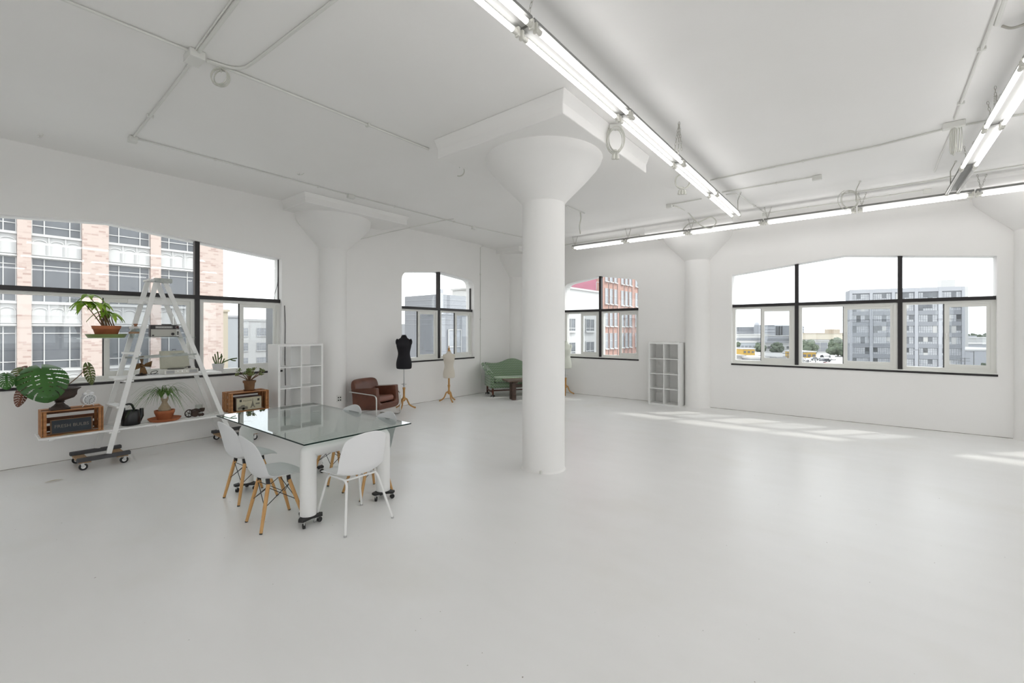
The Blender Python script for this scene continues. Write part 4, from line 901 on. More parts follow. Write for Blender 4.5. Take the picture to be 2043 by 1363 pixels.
# ---- radio
M('radio_face', (.46, .45, .41), .45); M('radio_black', (.02, .014, .013), .3); M('radio_white', (.70, .69, .66), .4); M('radio_dial', (.30, .29, .28), .4)
rd = thing('transistor_radio', 'vintage grey transistor radio with black tuning band', 'radio', (-7.655, 1.765, ZG), radians(3)); W2, Hh = .165, .172
B().box(-.042, .036, -W2, W2, .004, Hh).build('case', 'radio_black', rd, bevel=.006); B().box(.034, .040, -W2 + .006, W2 - .002, .010, Hh - .060).build('grille', 'radio_face', rd, bevel=.002)
B().box(.034, .041, -W2 + .004, W2 - .002, Hh - .058, Hh - .006).build('tuning_band', 'radio_black', rd, bevel=.002); B().box(.0408, .0418, -W2 + .055, .085, Hh - .048, Hh - .018).build('dial_scale', 'radio_dial', rd)
mk = B()
for k in range(18): y = -W2 + .06 + k * .0098; mk.box(.0418, .0421, y, y + .0045, Hh - .044 + (k % 2) * .004, Hh - .036 + (k % 3) * .003); mk.box(.0418, .0421, y, y + .006, Hh - .028, Hh - .023)
mk.build('dial_marks', 'radio_white', rd)
B().box(.0385, .0405, .128, W2 - .005, .012, Hh - .062).build('control_panel', 'radio_white', rd)
for (y, z, r, nm) in ((.086, .045, .019, 'speaker_knob'), (.145, .070, .010, 'knob'), (.145, .045, .010, 'knob')): B().cyl((.038, y, z), (.050, y, z), r, n=20).build(nm, 'radio_black', rd, smooth=True, auto=40)
k_ = B().cyl((.040, .138, Hh - .032), (.052, .138, Hh - .032), .021, n=24).build('tuning_knob', M('knob_red', (.06, .018, .018), .35), rd, smooth=True, auto=40); B().tube([(.052, .138 + .019 * cos(a), Hh - .032 + .019 * sin(a)) for a in [2 * pi * k / 20 for k in range(20)]], .002, 6, closed=True).build('knob_ring', 'chrome', k_)
B().box(.0398, .0406, -W2 + .018, -W2 + .040, .016, .036).build('badge', 'radio_black', rd); B().box(-.012, .006, -.03, .085, Hh, Hh + .012).build('carry_handle', 'radio_black', rd, bevel=.004)
B().cyl((-.02, .112, Hh), (-.02, .112, Hh + .125), .003, n=8).build('antenna', 'chrome', rd, smooth=True)
# ---- table fan
M('brass', (.19, .10, .035), .45, .5, col2=(.11, .06, .025), nscale=10)
fn = thing('table_fan', 'small vintage brass fan with four blades on the board', 'fan', (-7.66, 1.515, ZB), radians(25)); hz_ = .135
B().lathe([(.062, 0), (.066, .008), (.055, .018), (.022, .026), (.014, .05), (.012, .10)], n=24).build('base', 'radio_black', fn, smooth=True); B().cyl((-.055, 0, hz_), (.0, 0, hz_), .030, n=20).build('motor', 'brass', fn, smooth=True, auto=40); B().ball((.022, 0, hz_), .022, n=12).build('hub', 'brass', fn, smooth=True)
for k in range(4):
    a = pi / 2 * k + .12; u = Vector((0, cos(a), sin(a))); w_ = Vector((0, -sin(a), cos(a)))
    B().grid(lambda s, v: Vector((.022, 0, hz_)) + u * (.018 + .105 * v) + w_ * ((s - .5) * (.03 + .055 * v ** .7)) + Vector(((s - .5) * .03, 0, 0)), 4, 6).build('blade', 'brass', fn, smooth=True, solid=.0015)
B().tube(fillet([(-.03, .03, .01), (0, .09, .006), (.05, .10, .006), (.06, .16, .02), (.03, .2, .05), (.0, .14, .045), (.02, .10, .008), (.07, .17, .006), (.02, .21, .006)], .03, 4), .004, 6).build('power_cord', 'rubber', fn, smooth=True); B().tube(fillet([(-.02, -.04, .008), (.03, -.10, .006), (.06, -.06, .02), (.03, -.03, .01)], .02, 4), .004, 6).build('power_cord', 'rubber', fn, smooth=True)
# ---- record player
M('case_cream', (.55, .54, .44), .55, col2=(.50, .49, .40), nscale=9); M('case_white', (.66, .65, .60), .5); M('speaker_cloth', (.42, .42, .42), .9, bump=.5, bscale=400)
rp = thing('record_player', 'cream suitcase record player with its lid open', 'record player', (-7.65, 1.935, ZB), radians(2))
B().box(-.13, .12, -.20, .20, 0, .062).build('base', 'case_white', rp, bevel=.007)
ld = B().box(-.012, .012, -.175, .175, 0, .255).build('lid', 'case_cream', rp, bevel=.008, loc=(-.128, -.012, .064), rot=(0, radians(-9), 0)); B().box(.012, .020, -.165, .165, .012, .245).build('lid_lining', 'case_cream', ld, bevel=.004); B().tube([(0, -.02, .255), (0, -.02, .275), (0, .02, .275), (0, .02, .255)], .004, 6).build('lid_clasp', 'dark', ld)
B().cyl((-.01, -.035, .062), (-.01, -.035, .071), .098, n=36).build('platter', 'radio_black', rp, smooth=True, auto=40); B().tube([(-.07, .145, .085), (-.05, .13, .09), (.035, .06, .08)], .005, 8).build('tonearm', 'radio_black', rp, smooth=True); B().cyl((-.07, .145, .062), (-.07, .145, .09), .016, n=14).build('arm_base', 'radio_black', rp, smooth=True)
for y in (-.135, .135): B().box(.119, .122, y - .048, y + .048, .010, .052).build('speaker_grille', 'speaker_cloth', rp)
for y in (-.05, .0, .05): B().cyl((.12, y, .035), (.130, y, .035), .008, n=12).build('knob', 'chrome', rp, smooth=True, auto=40)
# ---- cable on the wall beside the window, and one on the upper light
def wallcable(label, pts, r): 
    t = thing('wall_cable', label, 'cable', pts[0]); B().tube([Vector(p) - Vector(pts[0]) for p in pts], r, 6).build('cord', 'rubber', t, smooth=True)
wallcable('black cable running down the wall behind the tall cube shelf', [(AX + .01, 3.625, 2.15), (AX + .012, 3.635, 1.8), (AX + .01, 3.63, 1.2), (AX + .012, 3.64, .7), (AX + .01, 3.63, .05)], .006)
wallcable('thin black wire hanging at the top light of the wide left window', [(AX - .07, 3.55, 2.66), (AX - .07, 3.53, 2.5), (AX - .07, 3.49, 2.36), (AX - .07, 3.48, 2.26)], .004)

# ================================================================= the city outside
GZ = -12.0
M('asphalt', (.33, .33, .33), .9, col2=(.40, .40, .395), nscale=.05); M('ext_white', (.52, .52, .515), .8); M('ext_cream', (.52, .475, .39), .8); M('ext_palegrey', (.40, .412, .44), .8); M('ext_grey', (.26, .272, .295), .8)
M('ext_darkgrey', (.14, .143, .15), .8); M('ext_blue', (.40, .43, .46), .8); M('ext_pink', (.48, .20, .26), .8, col2=(.38, .15, .20), nscale=.3); M('ext_yellow', (.50, .32, .07), .8); M('ext_tan', (.38, .32, .25), .85)
M('city_glass', (.10, .108, .12), .14, spec=.5, col2=(.16, .17, .185), nscale=.35); M('city_glass_light', (.26, .275, .30), .25, col2=(.40, .42, .45), nscale=.4); M('factory_glass', (.36, .375, .40), .3, col2=(.52, .53, .55), nscale=.5); M('ext_frame', (.52, .52, .515), .6); M('roof_grey', (.34, .34, .34), .9)
M('blind', (.5, .5, .49), .8); M('tree_crown', (.08, .105, .075), .9, col2=(.12, .145, .10), nscale=.9); M('trunk', (.12, .09, .06), .9)
def brickmat(name, c1, c2, mortar, bw=.22, bh=.075, bias=-.2, swap=True):
    m = bpy.data.materials.new(name); m.use_nodes = True; nt = m.node_tree; p = nt.nodes['Principled BSDF']; p.inputs['Roughness'].default_value = .85; L = nt.links.new
    tc = nt.nodes.new('ShaderNodeTexCoord'); sp = nt.nodes.new('ShaderNodeSeparateXYZ'); cb_ = nt.nodes.new('ShaderNodeCombineXYZ'); ad = nt.nodes.new('ShaderNodeMath'); ad.operation = 'ADD'
    L(tc.outputs['Object'], sp.inputs[0]); L(sp.outputs[0], ad.inputs[0]); L(sp.outputs[1], ad.inputs[1]); L(ad.outputs[0], cb_.inputs[0]); L(sp.outputs[2], cb_.inputs[1])
    b = nt.nodes.new('ShaderNodeTexBrick'); b.inputs['Scale'].default_value = 1; b.inputs['Brick Width'].default_value = bw; b.inputs['Row Height'].default_value = bh; b.inputs['Mortar Size'].default_value = .008; b.inputs['Bias'].default_value = bias
    b.inputs['Color1'].default_value = (*c1, 1); b.inputs['Color2'].default_value = (*c2, 1); b.inputs['Mortar'].default_value = (*mortar, 1); L(cb_.outputs[0], b.inputs['Vector']); L(b.outputs['Color'], p.inputs['Base Color']); MATS[name] = m
brickmat('brick_pale', (.50, .41, .37), (.22, .09, .07), (.50, .43, .385), .34, .12, -.60); brickmat('brick_red', (.36, .20, .165), (.43, .26, .215), (.43, .33, .295), .26, .09, 0)
structure(B().add([(-700, -300, GZ), (700, -300, GZ), (700, 1200, GZ), (-700, 1200, GZ)], [(0, 1, 2, 3)]).build('ground', 'asphalt'))

# a window for a facade: pane and mullions in one small tree; local x across, faces -y
def facade_window(parent, w, h, vs, hs, glass='city_glass', fw=.07, frame='ext_frame', sill=None):
    o = B().box(-w / 2, w / 2, .12, .14, 0, h).build('window', glass, parent); f = B()
    for x in [-.5 + fw / 2 / w] + [v - .5 for v in vs] + [.5 - fw / 2 / w]: f.box(x * w - fw / 2, x * w + fw / 2, .06, .125, 0, h)
    for z in [fw / 2 / h] + list(hs) + [1 - fw / 2 / h]: f.box(-w / 2, w / 2, .065, .122, z * h - fw / 2, z * h + fw / 2)
    f.build('window_frame', frame, o)
    if sill: B().box(-w / 2 - .1, w / 2 + .1, -.12, .12, -.14, 0).build('window_sill', sill, o)
    return o
def put(src, parent, x, y, z, rz=None):
    o = dup(src, (x, y, z), rz, parent=parent); return o

# ---- pale brick building with white arcaded spandrels (front plane x = -38, faces +X)
bb = thing('brick_building', 'pale brick office building with white arched spandrels across the street', 'building', (-38, 0, GZ), pi / 2)   # local x -> +Y, local -y -> +X
zt = 26
B().box(-31, 12.33, .32, 18, 0, zt - GZ).build('body', 'ext_cream', bb)
piers = [(10.64, 12.33)]
for k in range(6): base = 4.64 - 6.05 * k; piers += [(base, base + 1.23), (base + 3.36, base + 3.92)]
for a, b_ in piers: B().box(a, b_, -.12, .34, 0, zt - GZ).build('brick_pier', 'brick_pale', bb)
edges_ = sorted(piers); bays = [(edges_[i][1], edges_[i + 1][0]) for i in range(len(edges_) - 1)]
sp0 = None; wn0 = None; wp0 = None
def paned_window(parent, w, h, vs, hs, fw):
    o = facade_window(parent, w, h, vs, hs, 'ext_darkgrey', fw); rnd_ = random.Random(4); xe = [0] + list(vs) + [1]; ze = [0] + list(hs) + [1]
    for i in range(len(xe) - 1):
        for j in range(len(ze) - 1):
            t_ = rnd_.uniform(-.006, .006)
            B().add([(xe[i] * w - w / 2 + .02, .11 + t_, ze[j] * h + .02), (xe[i + 1] * w - w / 2 - .02, .11 - t_, ze[j] * h + .02), (xe[i + 1] * w - w / 2 - .02, .115 - t_, ze[j + 1] * h - .02), (xe[i] * w - w / 2 + .02, .115 + t_, ze[j + 1] * h - .02)], [(0, 1, 2, 3)]).build('pane', 'city_glass', o, fix=False)
    return o
def spandrel(parent, w, h):
    o = B().box(-w / 2, w / 2, .08, .16, 0, h).build('spandrel', 'ext_white', parent); r = B()
    r.box(-w / 2, w / 2, -.06, .1, h - .13, h); r.box(-w / 2, w / 2, -.04, .1, 0, .09); r.box(-w / 2, w / 2, .0, .1, .15, .19)
    n = 3; bw = w / n
    for i in range(n):
        x0 = -w / 2 + i * bw
        for x in (x0 + .05, x0 + bw - .05): r.box(x - .035, x + .035, .03, .1, .19, h * .62)
        c = (x0 + bw / 2, .055, h * .62); rr = bw / 2 - .05
        pts = [Vector((c[0] + rr * cos(radians(a)), c[1], c[2] + .62 * rr * sin(radians(a)))) for a in range(0, 181, 20)]; r.tube(pts, .035, 6)
    for i in range(1, n): r.box(-w / 2 + i * bw - .03, -w / 2 + i * bw + .03, -.0, .1, .19, h - .13)
    r.build('arcade_relief', 'ext_white', o); return o
for (a, b_) in bays:
    w = b_ - a
    for k in range(-3, 6):
        z = -.62 + 4 * k - GZ
        if sp0 is None: s_ = spandrel(bb, 2.12, 1.40); s_.location = ((a + b_) / 2, 0, z - 1.40); sp0 = s_
        else: put(sp0, bb, (a + b_) / 2, 0, z - 1.40)
        if a > -1 and -1 <= k <= 2:
            if wp0 is None: wp0 = paned_window(bb, 2.12, 2.60, (.25, .76), (.20, .83), .05); wp0.location = ((a + b_) / 2, .12, z)
            else: put(wp0, bb, (a + b_) / 2, .12, z)
        elif wn0 is None: w_ = facade_window(bb, 2.12, 2.60, (.25, .76), (.20, .83), fw=.05); w_.location = ((a + b_) / 2, .12, z); wn0 = w_
        else: put(wn0, bb, (a + b_) / 2, .12, z)

# ---- simple city blocks: front at local -y, origin at the middle of the front's foot
def block(name, label, cat, loc, rz, w, d, h, mat, group=None, parapet=None, wins=(), roof=None):
    t = thing(name, label, cat, loc, rz, group); b = B().box(-w / 2, w / 2, 0, d, 0, h).build('walls', mat, t)
    if parapet: B().box(-w / 2 - .15, w / 2 + .15, -.15, d + .15, h, h + parapet[0]).build('parapet', parapet[1], t)
    if roof: B().box(-w / 2 + .4, w / 2 - .4, .4, d - .4, h, h + .1).build('roof', roof, t)
    for (xs_, zs_, ww, wh, vs, hs, gl, sill) in wins:
        src = None
        for x in xs_:
            for z in zs_:
                if src is None: src = facade_window(t, ww, wh, vs, hs, gl, sill=sill); src.location = (x, -.17, z)
                else: put(src, t, x, -.17, z)
    return t
R = pi / 2
block('apartment_building', 'white apartment block with big paned windows beyond the brick building', 'building', (-130, 62, GZ), R, 34, 20, 16.2, 'ext_white', parapet=(.6, 'ext_white'),
      wins=[([-15.4 + 5.3 * k for k in range(6)], [4.2, 8.2, 12.2], 3.2, 2.2, (.2, .4, .6, .8), (.33, .66), 'city_glass_light', 'ext_white')])
block('plain_building', 'flat blue-grey building wall beside the white apartment block', 'building', (-72, 24.95, GZ), R, 1.8, 10, 15.6, 'ext_blue', parapet=(.3, 'ext_palegrey'))
block('plain_building', 'narrow cream building edge next to the pale brick building', 'building', (-56, 17.6, GZ), R, 2.2, 10, 15.8, 'ext_cream', parapet=(.25, 'ext_cream'))
block('plain_building', 'dark grey concrete slab rising beside the white apartment block', 'building', (-58, 24.75, GZ), R, .8, 2, 16.8, 'ext_grey', parapet=(.2, 'ext_darkgrey'))
g_ = block('grey_building', 'grey flat-roofed building with ribbed parapet outside the two-light window', 'building', (-26.4, 28.9, GZ), R, 10.4, 4.4, 16.6, 'ext_grey',
      wins=[([-3.6, -.9, 1.8], [8.2, 11.6], 1.5, 2.2, (.5,), (.35,), 'city_glass_light', 'ext_palegrey')])
for k in range(6): B().box(-5.22, 5.22, -.03, 4.42, 14.2 + k * .4, 14.23 + k * .4).build('siding_rib', 'ext_palegrey', g_)
B().box(-5.3, -4.9, -.1, .3, 15.0, 17.0).build('corner_post', 'ext_palegrey', g_)
block('apartment_building', 'pale block with window rows left of the ribbed grey building', 'building', (-50, 38, GZ), .3, 22, 14, 14.6, 'ext_palegrey', wins=[([-8 + 3.2 * k for k in range(6)], [3, 6.5, 10], 1.8, 1.6, (.5,), (), 'city_glass', 'ext_white')])
wb = block('apartment_building', 'bright white building with paired windows outside the corner window', 'building', (-26, 42.9, GZ), R, 13.6, 12, 18.4, 'ext_white', parapet=(.2, 'ext_white'),
      wins=[([-.1 - .55 - 4.2, .0 - .55 + .5, 4.4], [2.8, 5.5, 8.2, 10.9, 13.6], 2.1, 1.5, (.5,), (.25,), 'city_glass', 'ext_white')])
B().tube(fillet([(5.2, -.5, 18.6), (5.2, -.5, 19.6), (6.6, -.5, 19.6), (6.6, -.5, 18.5)], .1, 3), .03, 6).build('roof_rail', 'ext_blue', wb)
rb = thing('brick_building', 'red brick building with a pink side wall and tall narrow windows in threes', 'building', (-32, 80, GZ), R)
B().box(-18.5, 18.5, 0, 26, 0, 38).build('walls', 'brick_red', rb); B().box(-18.62, -18.5, .6, 26, 0, 38).build('painted_side_wall', 'ext_pink', rb); src = None
for g0 in (-16.4, -10.6, -4.8, 1.0, 6.8, 12.6):
    for j in range(3):
        x = g0 + j * 1.6
        for r in range(7):
            zz = 8.4 - GZ - 2.45 - 3.55 * (r - 3)
            if src is None: src = facade_window(rb, .95, 2.45, (), (.5,), 'city_glass_light', .06, sill='ext_white'); src.location = (x, -.17, zz)
            else: put(src, rb, x, -.17, zz)
        B().box(x + .74, x + .82, -.06, .02, 0, 38).build('downpipe', 'ext_darkgrey', rb)

# ---- grey seven-storey block beyond the wide far window
ctr = ond(1805, 659.7, 155.); W = 31.4
gb = thing('office_block', 'grey seven-storey factory block with pale pilasters and gridded windows', 'building', (ctr.x, ctr.y, GZ), radians(13.4)); hh = 16.4 - GZ
B().box(-W / 2, W / 2, .3, 6, 0, hh).build('walls', 'ext_grey', gb); B().box(-W / 2, W / 2, -.15, .5, 26.9 + .3, hh + .2).build('parapet', 'ext_palegrey', gb)
bw = W / 5; rnd = random.Random(3)
for i in range(6):
    x = -W / 2 + i * bw; a, b_ = (x, x + .75) if i == 0 else (x - .75, x) if i == 5 else (x - .45, x + .45); B().box(a, b_, -.2, .4, 0, hh).build('pilaster', 'ext_palegrey', gb)
gsrc = None
for i in range(5):
    x = -W / 2 + (i + .5) * bw + (.15 if i == 0 else -.15 if i == 4 else 0)
    for r in range(7):
        z = 14.9 - GZ - 2.45 - 3.85 * r
        if gsrc is None: gsrc = facade_window(gb, 5.0, 2.45, (.125, .25, .375, .5, .625, .75, .875), (.33, .66), 'factory_glass', .07, 'ext_grey'); gsrc.location = (x, .16, z)
        else: put(gsrc, gb, x, .16, z)
        B().box(x - bw / 2 + .3, x + bw / 2 - .3, .0, .4, z - 1.4, z).build('spandrel', 'ext_grey', gb)
        for k in range(rnd.randint(1, 3)):
            c = rnd.choice([0, 1, 2, 3]); B().box(x - 2.45 + c * 1.25, x - 2.45 + (c + 1) * 1.22, .20, .27, z + rnd.choice([0, .8]), z + 2.4).build('blind', rnd.choice(['blind', 'city_glass', 'city_glass']), gb)
c2 = ond(1868, 659.7, 205.); pt = block('plain_building', 'white rooftop penthouse tower behind the grey factory block', 'building', (c2.x, c2.y, GZ), radians(13), 22, 6, 33.6, 'ext_white'); B().box(2, 7, 1, 5, 33.6, 37.2).build('stair_tower', 'ext_white', pt)

# ---- low city to the left and right of it; distance from where each one meets the ground
def gd(py): return (H - GZ) * F / (py - HY)
def low(name, label, cat, px0, px1, ptop, pbase, mat, dep=12, rz=0., wins=None, par=None, group=None, d=None):
    d = d or gd(pbase); a, b_ = ond(px0, HY, d), ond(px1, HY, d); m = (a + b_) / 2; w = (b_ - a).length; h = (HY - ptop) / F * d + H - GZ
    t = thing(name, label, cat, (m.x, m.y, GZ), TH + rz, group); B().box(-w / 2, w / 2, 0, dep, 0, h).build('walls', mat, t)
    if par: B().box(-w / 2 - .3, w / 2 + .3, -.3, dep + .3, h, h + .5).build('roof', par, t)
    if wins:
        n, ww, wh, fz, gl = wins; src = None
        for f in fz:
            for i in range(n):
                x = -w / 2 + (i + .5) * w / n
                if src is None: src = B().box(-ww / 2, ww / 2, -.15, .05, 0, wh).build('window', gl, t); src.location = (x, 0, f * h)
                else: put(src, t, x, 0, f * h)
    return t
low('far_building', 'long pale hospital-like building on the skyline below the water tower', 'building', 1455, 1524, 653, 688, 'ext_palegrey', 20, wins=(12, 4, 2.4, (.55, .75, .88), 'ext_grey'), par='ext_white')
low('far_building', 'grey slab tower standing on the skyline', 'building', 1521, 1545, 648.5, 690, 'ext_grey', 14, wins=(5, 3, 2, (.5, .65, .8), 'ext_palegrey'))
low('far_building', 'long grey multi-storey parking building on the skyline', 'building', 1545, 1602, 650.5, 689, 'ext_palegrey', 20, wins=(12, 4, 2, (.5, .62, .74, .86), 'ext_grey'), par='ext_grey')
low('far_building', 'white roofed factory hall below the skyline buildings', 'building', 1455, 1535, 668, 698, 'ext_white', 10, wins=(14, 2.2, 1.8, (.35, .62), 'ext_grey'), par='ext_white')
low('far_building', 'pale terrace of sheds beside the factory hall', 'building', 1530, 1592, 671, 699, 'ext_palegrey', 6, wins=(9, 2.6, 1.6, (.4, .68), 'ext_grey'), par='ext_white')
low('warehouse', 'mauve grey warehouse behind the round trees', 'building', 1470, 1508, 684, 701, 'ext_blue', 3, par='ext_white', wins=(5, 1.6, 1.2, (.45,), 'ext_grey'))
low('warehouse', 'white warehouse wall between the two round trees', 'building', 1528, 1592, 686, 701, 'ext_white', 3, par='roof_grey', wins=(5, 2.2, 1.6, (.35,), 'ext_darkgrey'))
low('warehouse', 'long cream warehouse with red-trimmed windows behind the trees', 'building', 1592, 1700, 666, 700, 'ext_cream', 6, wins=(11, 3.2, 1.6, (.52,), 'ext_darkgrey'), par='ext_tan')
low('warehouse', 'white loading front with grey shutters below the cream warehouse', 'building', 1606, 1697, 681, 704, 'ext_white', 8, wins=(6, 4.2, 2.6, (.12, .52), 'ext_grey'), par='roof_grey')
low('far_building', 'small cream penthouse on the cream warehouse skyline', 'building', 1655, 1676, 657, 697.5, 'ext_tan', 5)
low('shop_building', 'low yellow-walled building beside a palm', 'building', 1482, 1506, 697, 709, 'ext_yellow', 8, par='ext_white', wins=(3, 1.2, 1., (.4,), 'ext_darkgrey'))
low('market_building', 'orange-yellow market building with a white roof by the street', 'building', 1592, 1628, 703, 716, 'ext_yellow', 10, par='ext_white', wins=(4, 1.4, 1.2, (.3,), 'ext_darkgrey'))
low('shed_building', 'flat white roof shed just beyond the window sill', 'building', 1430, 1486, 712, 745, 'ext_white', 12, d=125, par='roof_grey', wins=(4, 1.4, 1.2, (.55,), 'ext_grey'))
low('shed_building', 'flat grey roof shed with roof vents near the window', 'building', 1496, 1534, 716, 745, 'ext_palegrey', 8, d=121, par='ext_white', wins=(5, 1.2, 1.2, (.55,), 'ext_grey'))
low('shed_building', 'tan walled shed with an orange end beyond the sill', 'building', 1550, 1566, 716, 745, 'ext_tan', 8, d=118, rz=0, par='roof_grey')
low('shed_building', 'orange painted shed wall beside the utility pole', 'building', 1550, 1566, 720, 745, 'ext_yellow', 2, d=112)
low('warehouse', 'long grey warehouse right of the factory block', 'building', 1926, 2075, 700, 733, 'ext_palegrey', 30, par='ext_white')
low('warehouse', 'dark-fronted flat warehouse behind the long grey one', 'building', 1926, 2075, 687, 708, 'ext_palegrey', 14, par='ext_white', wins=(6, 7, 2.2, (.25,), 'ext_darkgrey'))
low('warehouse', 'bright white box building above the dark-fronted warehouse', 'building', 1948, 2060, 675, 700, 'ext_white', 16, par='ext_white')
low('far_building', 'pale grey tank-like building beside the white box', 'building', 1936, 1949, 670, 696, 'ext_palegrey', 6)
# water tower
wt = ond(1510, HY, 420); t = thing('water_tower', 'grey water tower on the skyline', 'tower', (wt.x, wt.y, GZ)); zt_ = (HY - 652) / F * 420 + H - GZ
B().lathe([(.4, zt_ - 1.5), (2.2, zt_), (2.3, zt_ + 2.6), (1.4, zt_ + 4), (.2, zt_ + 4.8)], n=16).build('tank', 'ext_palegrey', t, smooth=True)
for k in range(4): a = pi / 2 * k + .6; B().cyl((2.6 * cos(a), 2.6 * sin(a), 0), (1.8 * cos(a), 1.8 * sin(a), zt_), .25, n=6).build('leg', 'ext_palegrey', t)
# trees: a lumpy crown of leaf clusters on a trunk
def crown(b, c, rx, rz, rnd, n):
    for k in range(n):
        a, e, q = rnd.uniform(0, 2 * pi), rnd.uniform(-.9, 1.2), rnd.uniform(.55, .95); p = Vector(c) + Vector((cos(a) * cos(e) * rx * q, sin(a) * cos(e) * rx * q, sin(e) * rz * q)); s = rnd.uniform(.22, .42) * rx
        st = len(b.v); b.ball(p, s, s, s * .85, n=7, m=5)
        for i in range(st, len(b.v)): v = b.v[i]; b.v[i] = tuple(v[j] + rnd.uniform(-.12, .12) * s for j in range(3))
def tree(label, px, ptop, pbase, wpx, seed, group=None):
    d = gd(pbase); p = ond(px, HY, d); rnd = random.Random(seed); h = (HY - ptop) / F * d + H - GZ; r = wpx / F * d / 2
    t = thing('tree', label, 'tree', (p.x, p.y, GZ), 0, group); b = B(); crown(b, (0, 0, h - r * .85), r * .9, r * .8, rnd, 46); b.ball((0, 0, h - r * .85), r * .75, r * .75, r * .65); b.build('crown', 'tree_crown', t)
    B().tube([(0, 0, 0), (.1, 0, h * .5)], [.3, .2], 8).build('trunk', 'trunk', t)
tree('round dark tree beside the mauve warehouse', 1516, 684, 702, 24, 1); tree('round dark tree before the white warehouse wall', 1551, 684, 703, 26, 2)
tree('wide dark tree beside the cream warehouse', 1610, 677, 706, 42, 3); tree('tall dark tree next to the grey factory block', 1672, 676, 711, 44, 4); tree('dark tree behind the grey factory block corner', 1692, 662, 706, 16, 5)
tree('small olive tree by the yellow-walled building', 1470, 682, 706, 14, 6)
for k in range(7): tree('pale treetop on the skyline right of the factory block', 1930 + k * 13, 667 - (k % 2) * 2, 690, 12, 20 + k, 'skyline trees')
for k in range(4): tree('small street tree beside the long grey warehouse', 1962 + k * 10, 724, 742, 8, 40 + k, 'street trees by the warehouse')
# utility poles and lamp posts
def pole(label, px, ptop, pbase, arms=1, lamp=False, group=None):
    d = gd(pbase); p = ond(px, HY, d); h = (HY - ptop) / F * d + H - GZ; t = thing('street_lamp' if lamp else 'utility_pole', label, 'lamp' if lamp else 'pole', (p.x, p.y, GZ), TH, group)
    B().cyl((0, 0, 0), (0, 0, h), .14, .10, n=8).build('post', 'ext_darkgrey', t)
    for k in range(arms): B().box(-1.6, 1.6 if not lamp else .1, -.07, .07, h - .3 - k * .9, h - .14 - k * .9).build('cross_arm', 'ext_darkgrey', t)
    if lamp: B().box(-2.0, -1.4, -.15, .15, h - .36, h - .2).build('lamp_head', 'ext_palegrey', t)
pole('utility pole with several cross arms by the orange shed', 1572, 704, 748, 4); pole('lamp post standing before the long grey warehouse', 1943, 701, 742, 1, True); pole('short utility pole at the factory block corner', 1925, 714, 742, 2)
pole('lamp post in front of the grey factory block', 1833, 697, 741, 1, True); pole('thin pole by the market building', 1602, 702, 735, 1); pole('thin pole above the near sheds', 1496, 712, 742, 1)
# cars in the street
M('car_white', (.75, .75, .75), .3); M('car_dark', (.05, .055, .07), .3); M('car_red', (.40, .04, .05), .3); M('car_grey', (.35, .36, .38), .3); M('car_glass', (.03, .035, .04), .1)
def car(label, px, py, mat, rz, group, van=False):
    d = gd(py); p = ond(px, HY, d); t = thing('car', label, 'car', (p.x, p.y, GZ), rz, group); hgt = 2.2 if van else 1.45
    side = [(-2.2, .3), (-2.2, .85), (-1.3, .95), (-.8, hgt - .05), (.9, hgt), (1.7, .95), (2.2, .8), (2.2, .3)]
    B().prism([(x, -.85, z) for x, z in side], (0, 1.7, 0)).build('body', mat, t, bevel=.08)
    B().prism([(x, -.86, z) for x, z in [(-1.15, .98), (-.75, hgt - .12), (.8, hgt - .08), (1.45, .98)]], (0, 1.72, 0)).build('side_glass', 'car_glass', t)
    for x in (-1.35, 1.35):
        for s in (-1, 1): B().cyl((x, s * .7, .32), (x, s * .88, .32), .32, n=14).build('wheel', 'rubber', t)
rnd = random.Random(9)
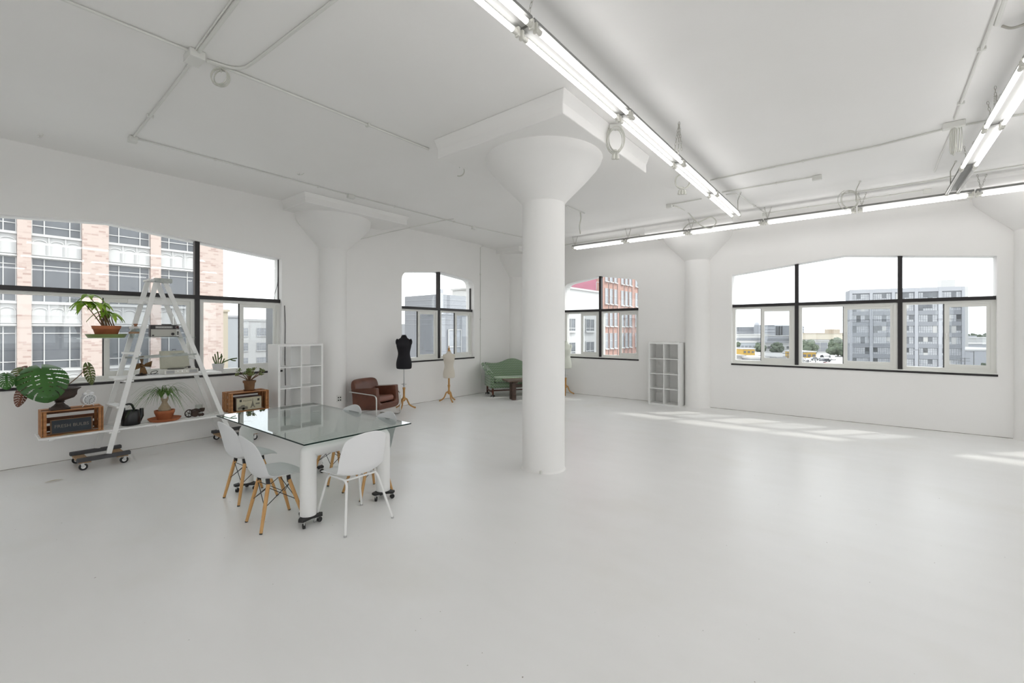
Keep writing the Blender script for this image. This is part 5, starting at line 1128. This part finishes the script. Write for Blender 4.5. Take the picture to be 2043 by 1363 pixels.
for k, (px, py, m, n) in enumerate([(1598, 719, 'car_white', 'white'), (1611, 721, 'car_white', 'white'), (1623, 719, 'car_grey', 'grey'), (1636, 717, 'car_white', 'white'), (1646, 722, 'car_dark', 'dark'), (1640, 728, 'car_white', 'white'), (1606, 729, 'car_dark', 'dark'), (1618, 734, 'car_white', 'white'), (1652, 731, 'car_red', 'red'), (1660, 718, 'car_white', 'white'), (1664, 738, 'car_grey', 'grey'), (1632, 736, 'car_grey', 'grey'), (1706, 736, 'car_white', 'white'), (1720, 738, 'car_white', 'white'), (1955, 738, 'car_white', 'white'), (1985, 740, 'car_dark', 'dark')]):
    car('%s car parked in the street beyond the wide far window' % n, px, py, MATS[m], TH + rnd.choice([.2, 1.4, .3]) + rnd.uniform(-.2, .2), '%s cars in the street' % n, van=k in (3, 9))
# passers-by far down in the street: one skinned figure, copied
def person():
    me = bpy.data.meshes.new('person'); v = [(0, 0, .95), (0, 0, 1.2), (0, 0, 1.42), (0, 0, 1.52), (0, .02, 1.68), (-.10, 0, .90), (-.13, .10, .50), (-.14, -.05, .06), (.10, 0, .90), (.13, -.12, .50), (.14, -.28, .10), (-.19, 0, 1.38), (-.25, -.08, 1.10), (-.24, .06, .86), (.19, 0, 1.38), (.25, .10, 1.10), (.24, .20, .88), (-.14, .12, .03), (.14, -.12, .05)]
    e = [(0, 1), (1, 2), (2, 3), (3, 4), (0, 5), (5, 6), (6, 7), (0, 8), (8, 9), (9, 10), (2, 11), (11, 12), (12, 13), (2, 14), (14, 15), (15, 16), (7, 17), (10, 18)]
    me.from_pydata(v, e, []); o = bpy.data.objects.new('person', me); C.objects.link(o); md = o.modifiers.new('skin', 'SKIN')
    rs = [.15, .15, .16, .06, .105, .10, .07, .05, .10, .07, .05, .07, .05, .04, .07, .05, .04, .045, .045]
    for i, r in enumerate(rs): me.skin_vertices[0].data[i].radius = (r, r * .85)
    me.skin_vertices[0].data[0].use_root = True; s = o.modifiers.new('s', 'SUBSURF'); s.levels = 1; s.render_levels = 1; me.materials.append(M('clothes_dark', (.06, .06, .08), .9)); return o
pe = person(); first = True
for px, py in ((1627, 727), (1631, 731), (1636, 733), (1625, 738), (1645, 735), (1612, 725), (1657, 736)):
    d = gd(py); p = ond(px, HY, d); o = pe if first else pe.copy()
    if not first: C.objects.link(o)
    first = False; o.location = (p.x, p.y, GZ); o.rotation_euler = (0, 0, rnd.uniform(0, 6.28)); tag(o, 'person in dark clothes walking in the street far below', 'person', 'passers-by in the street')
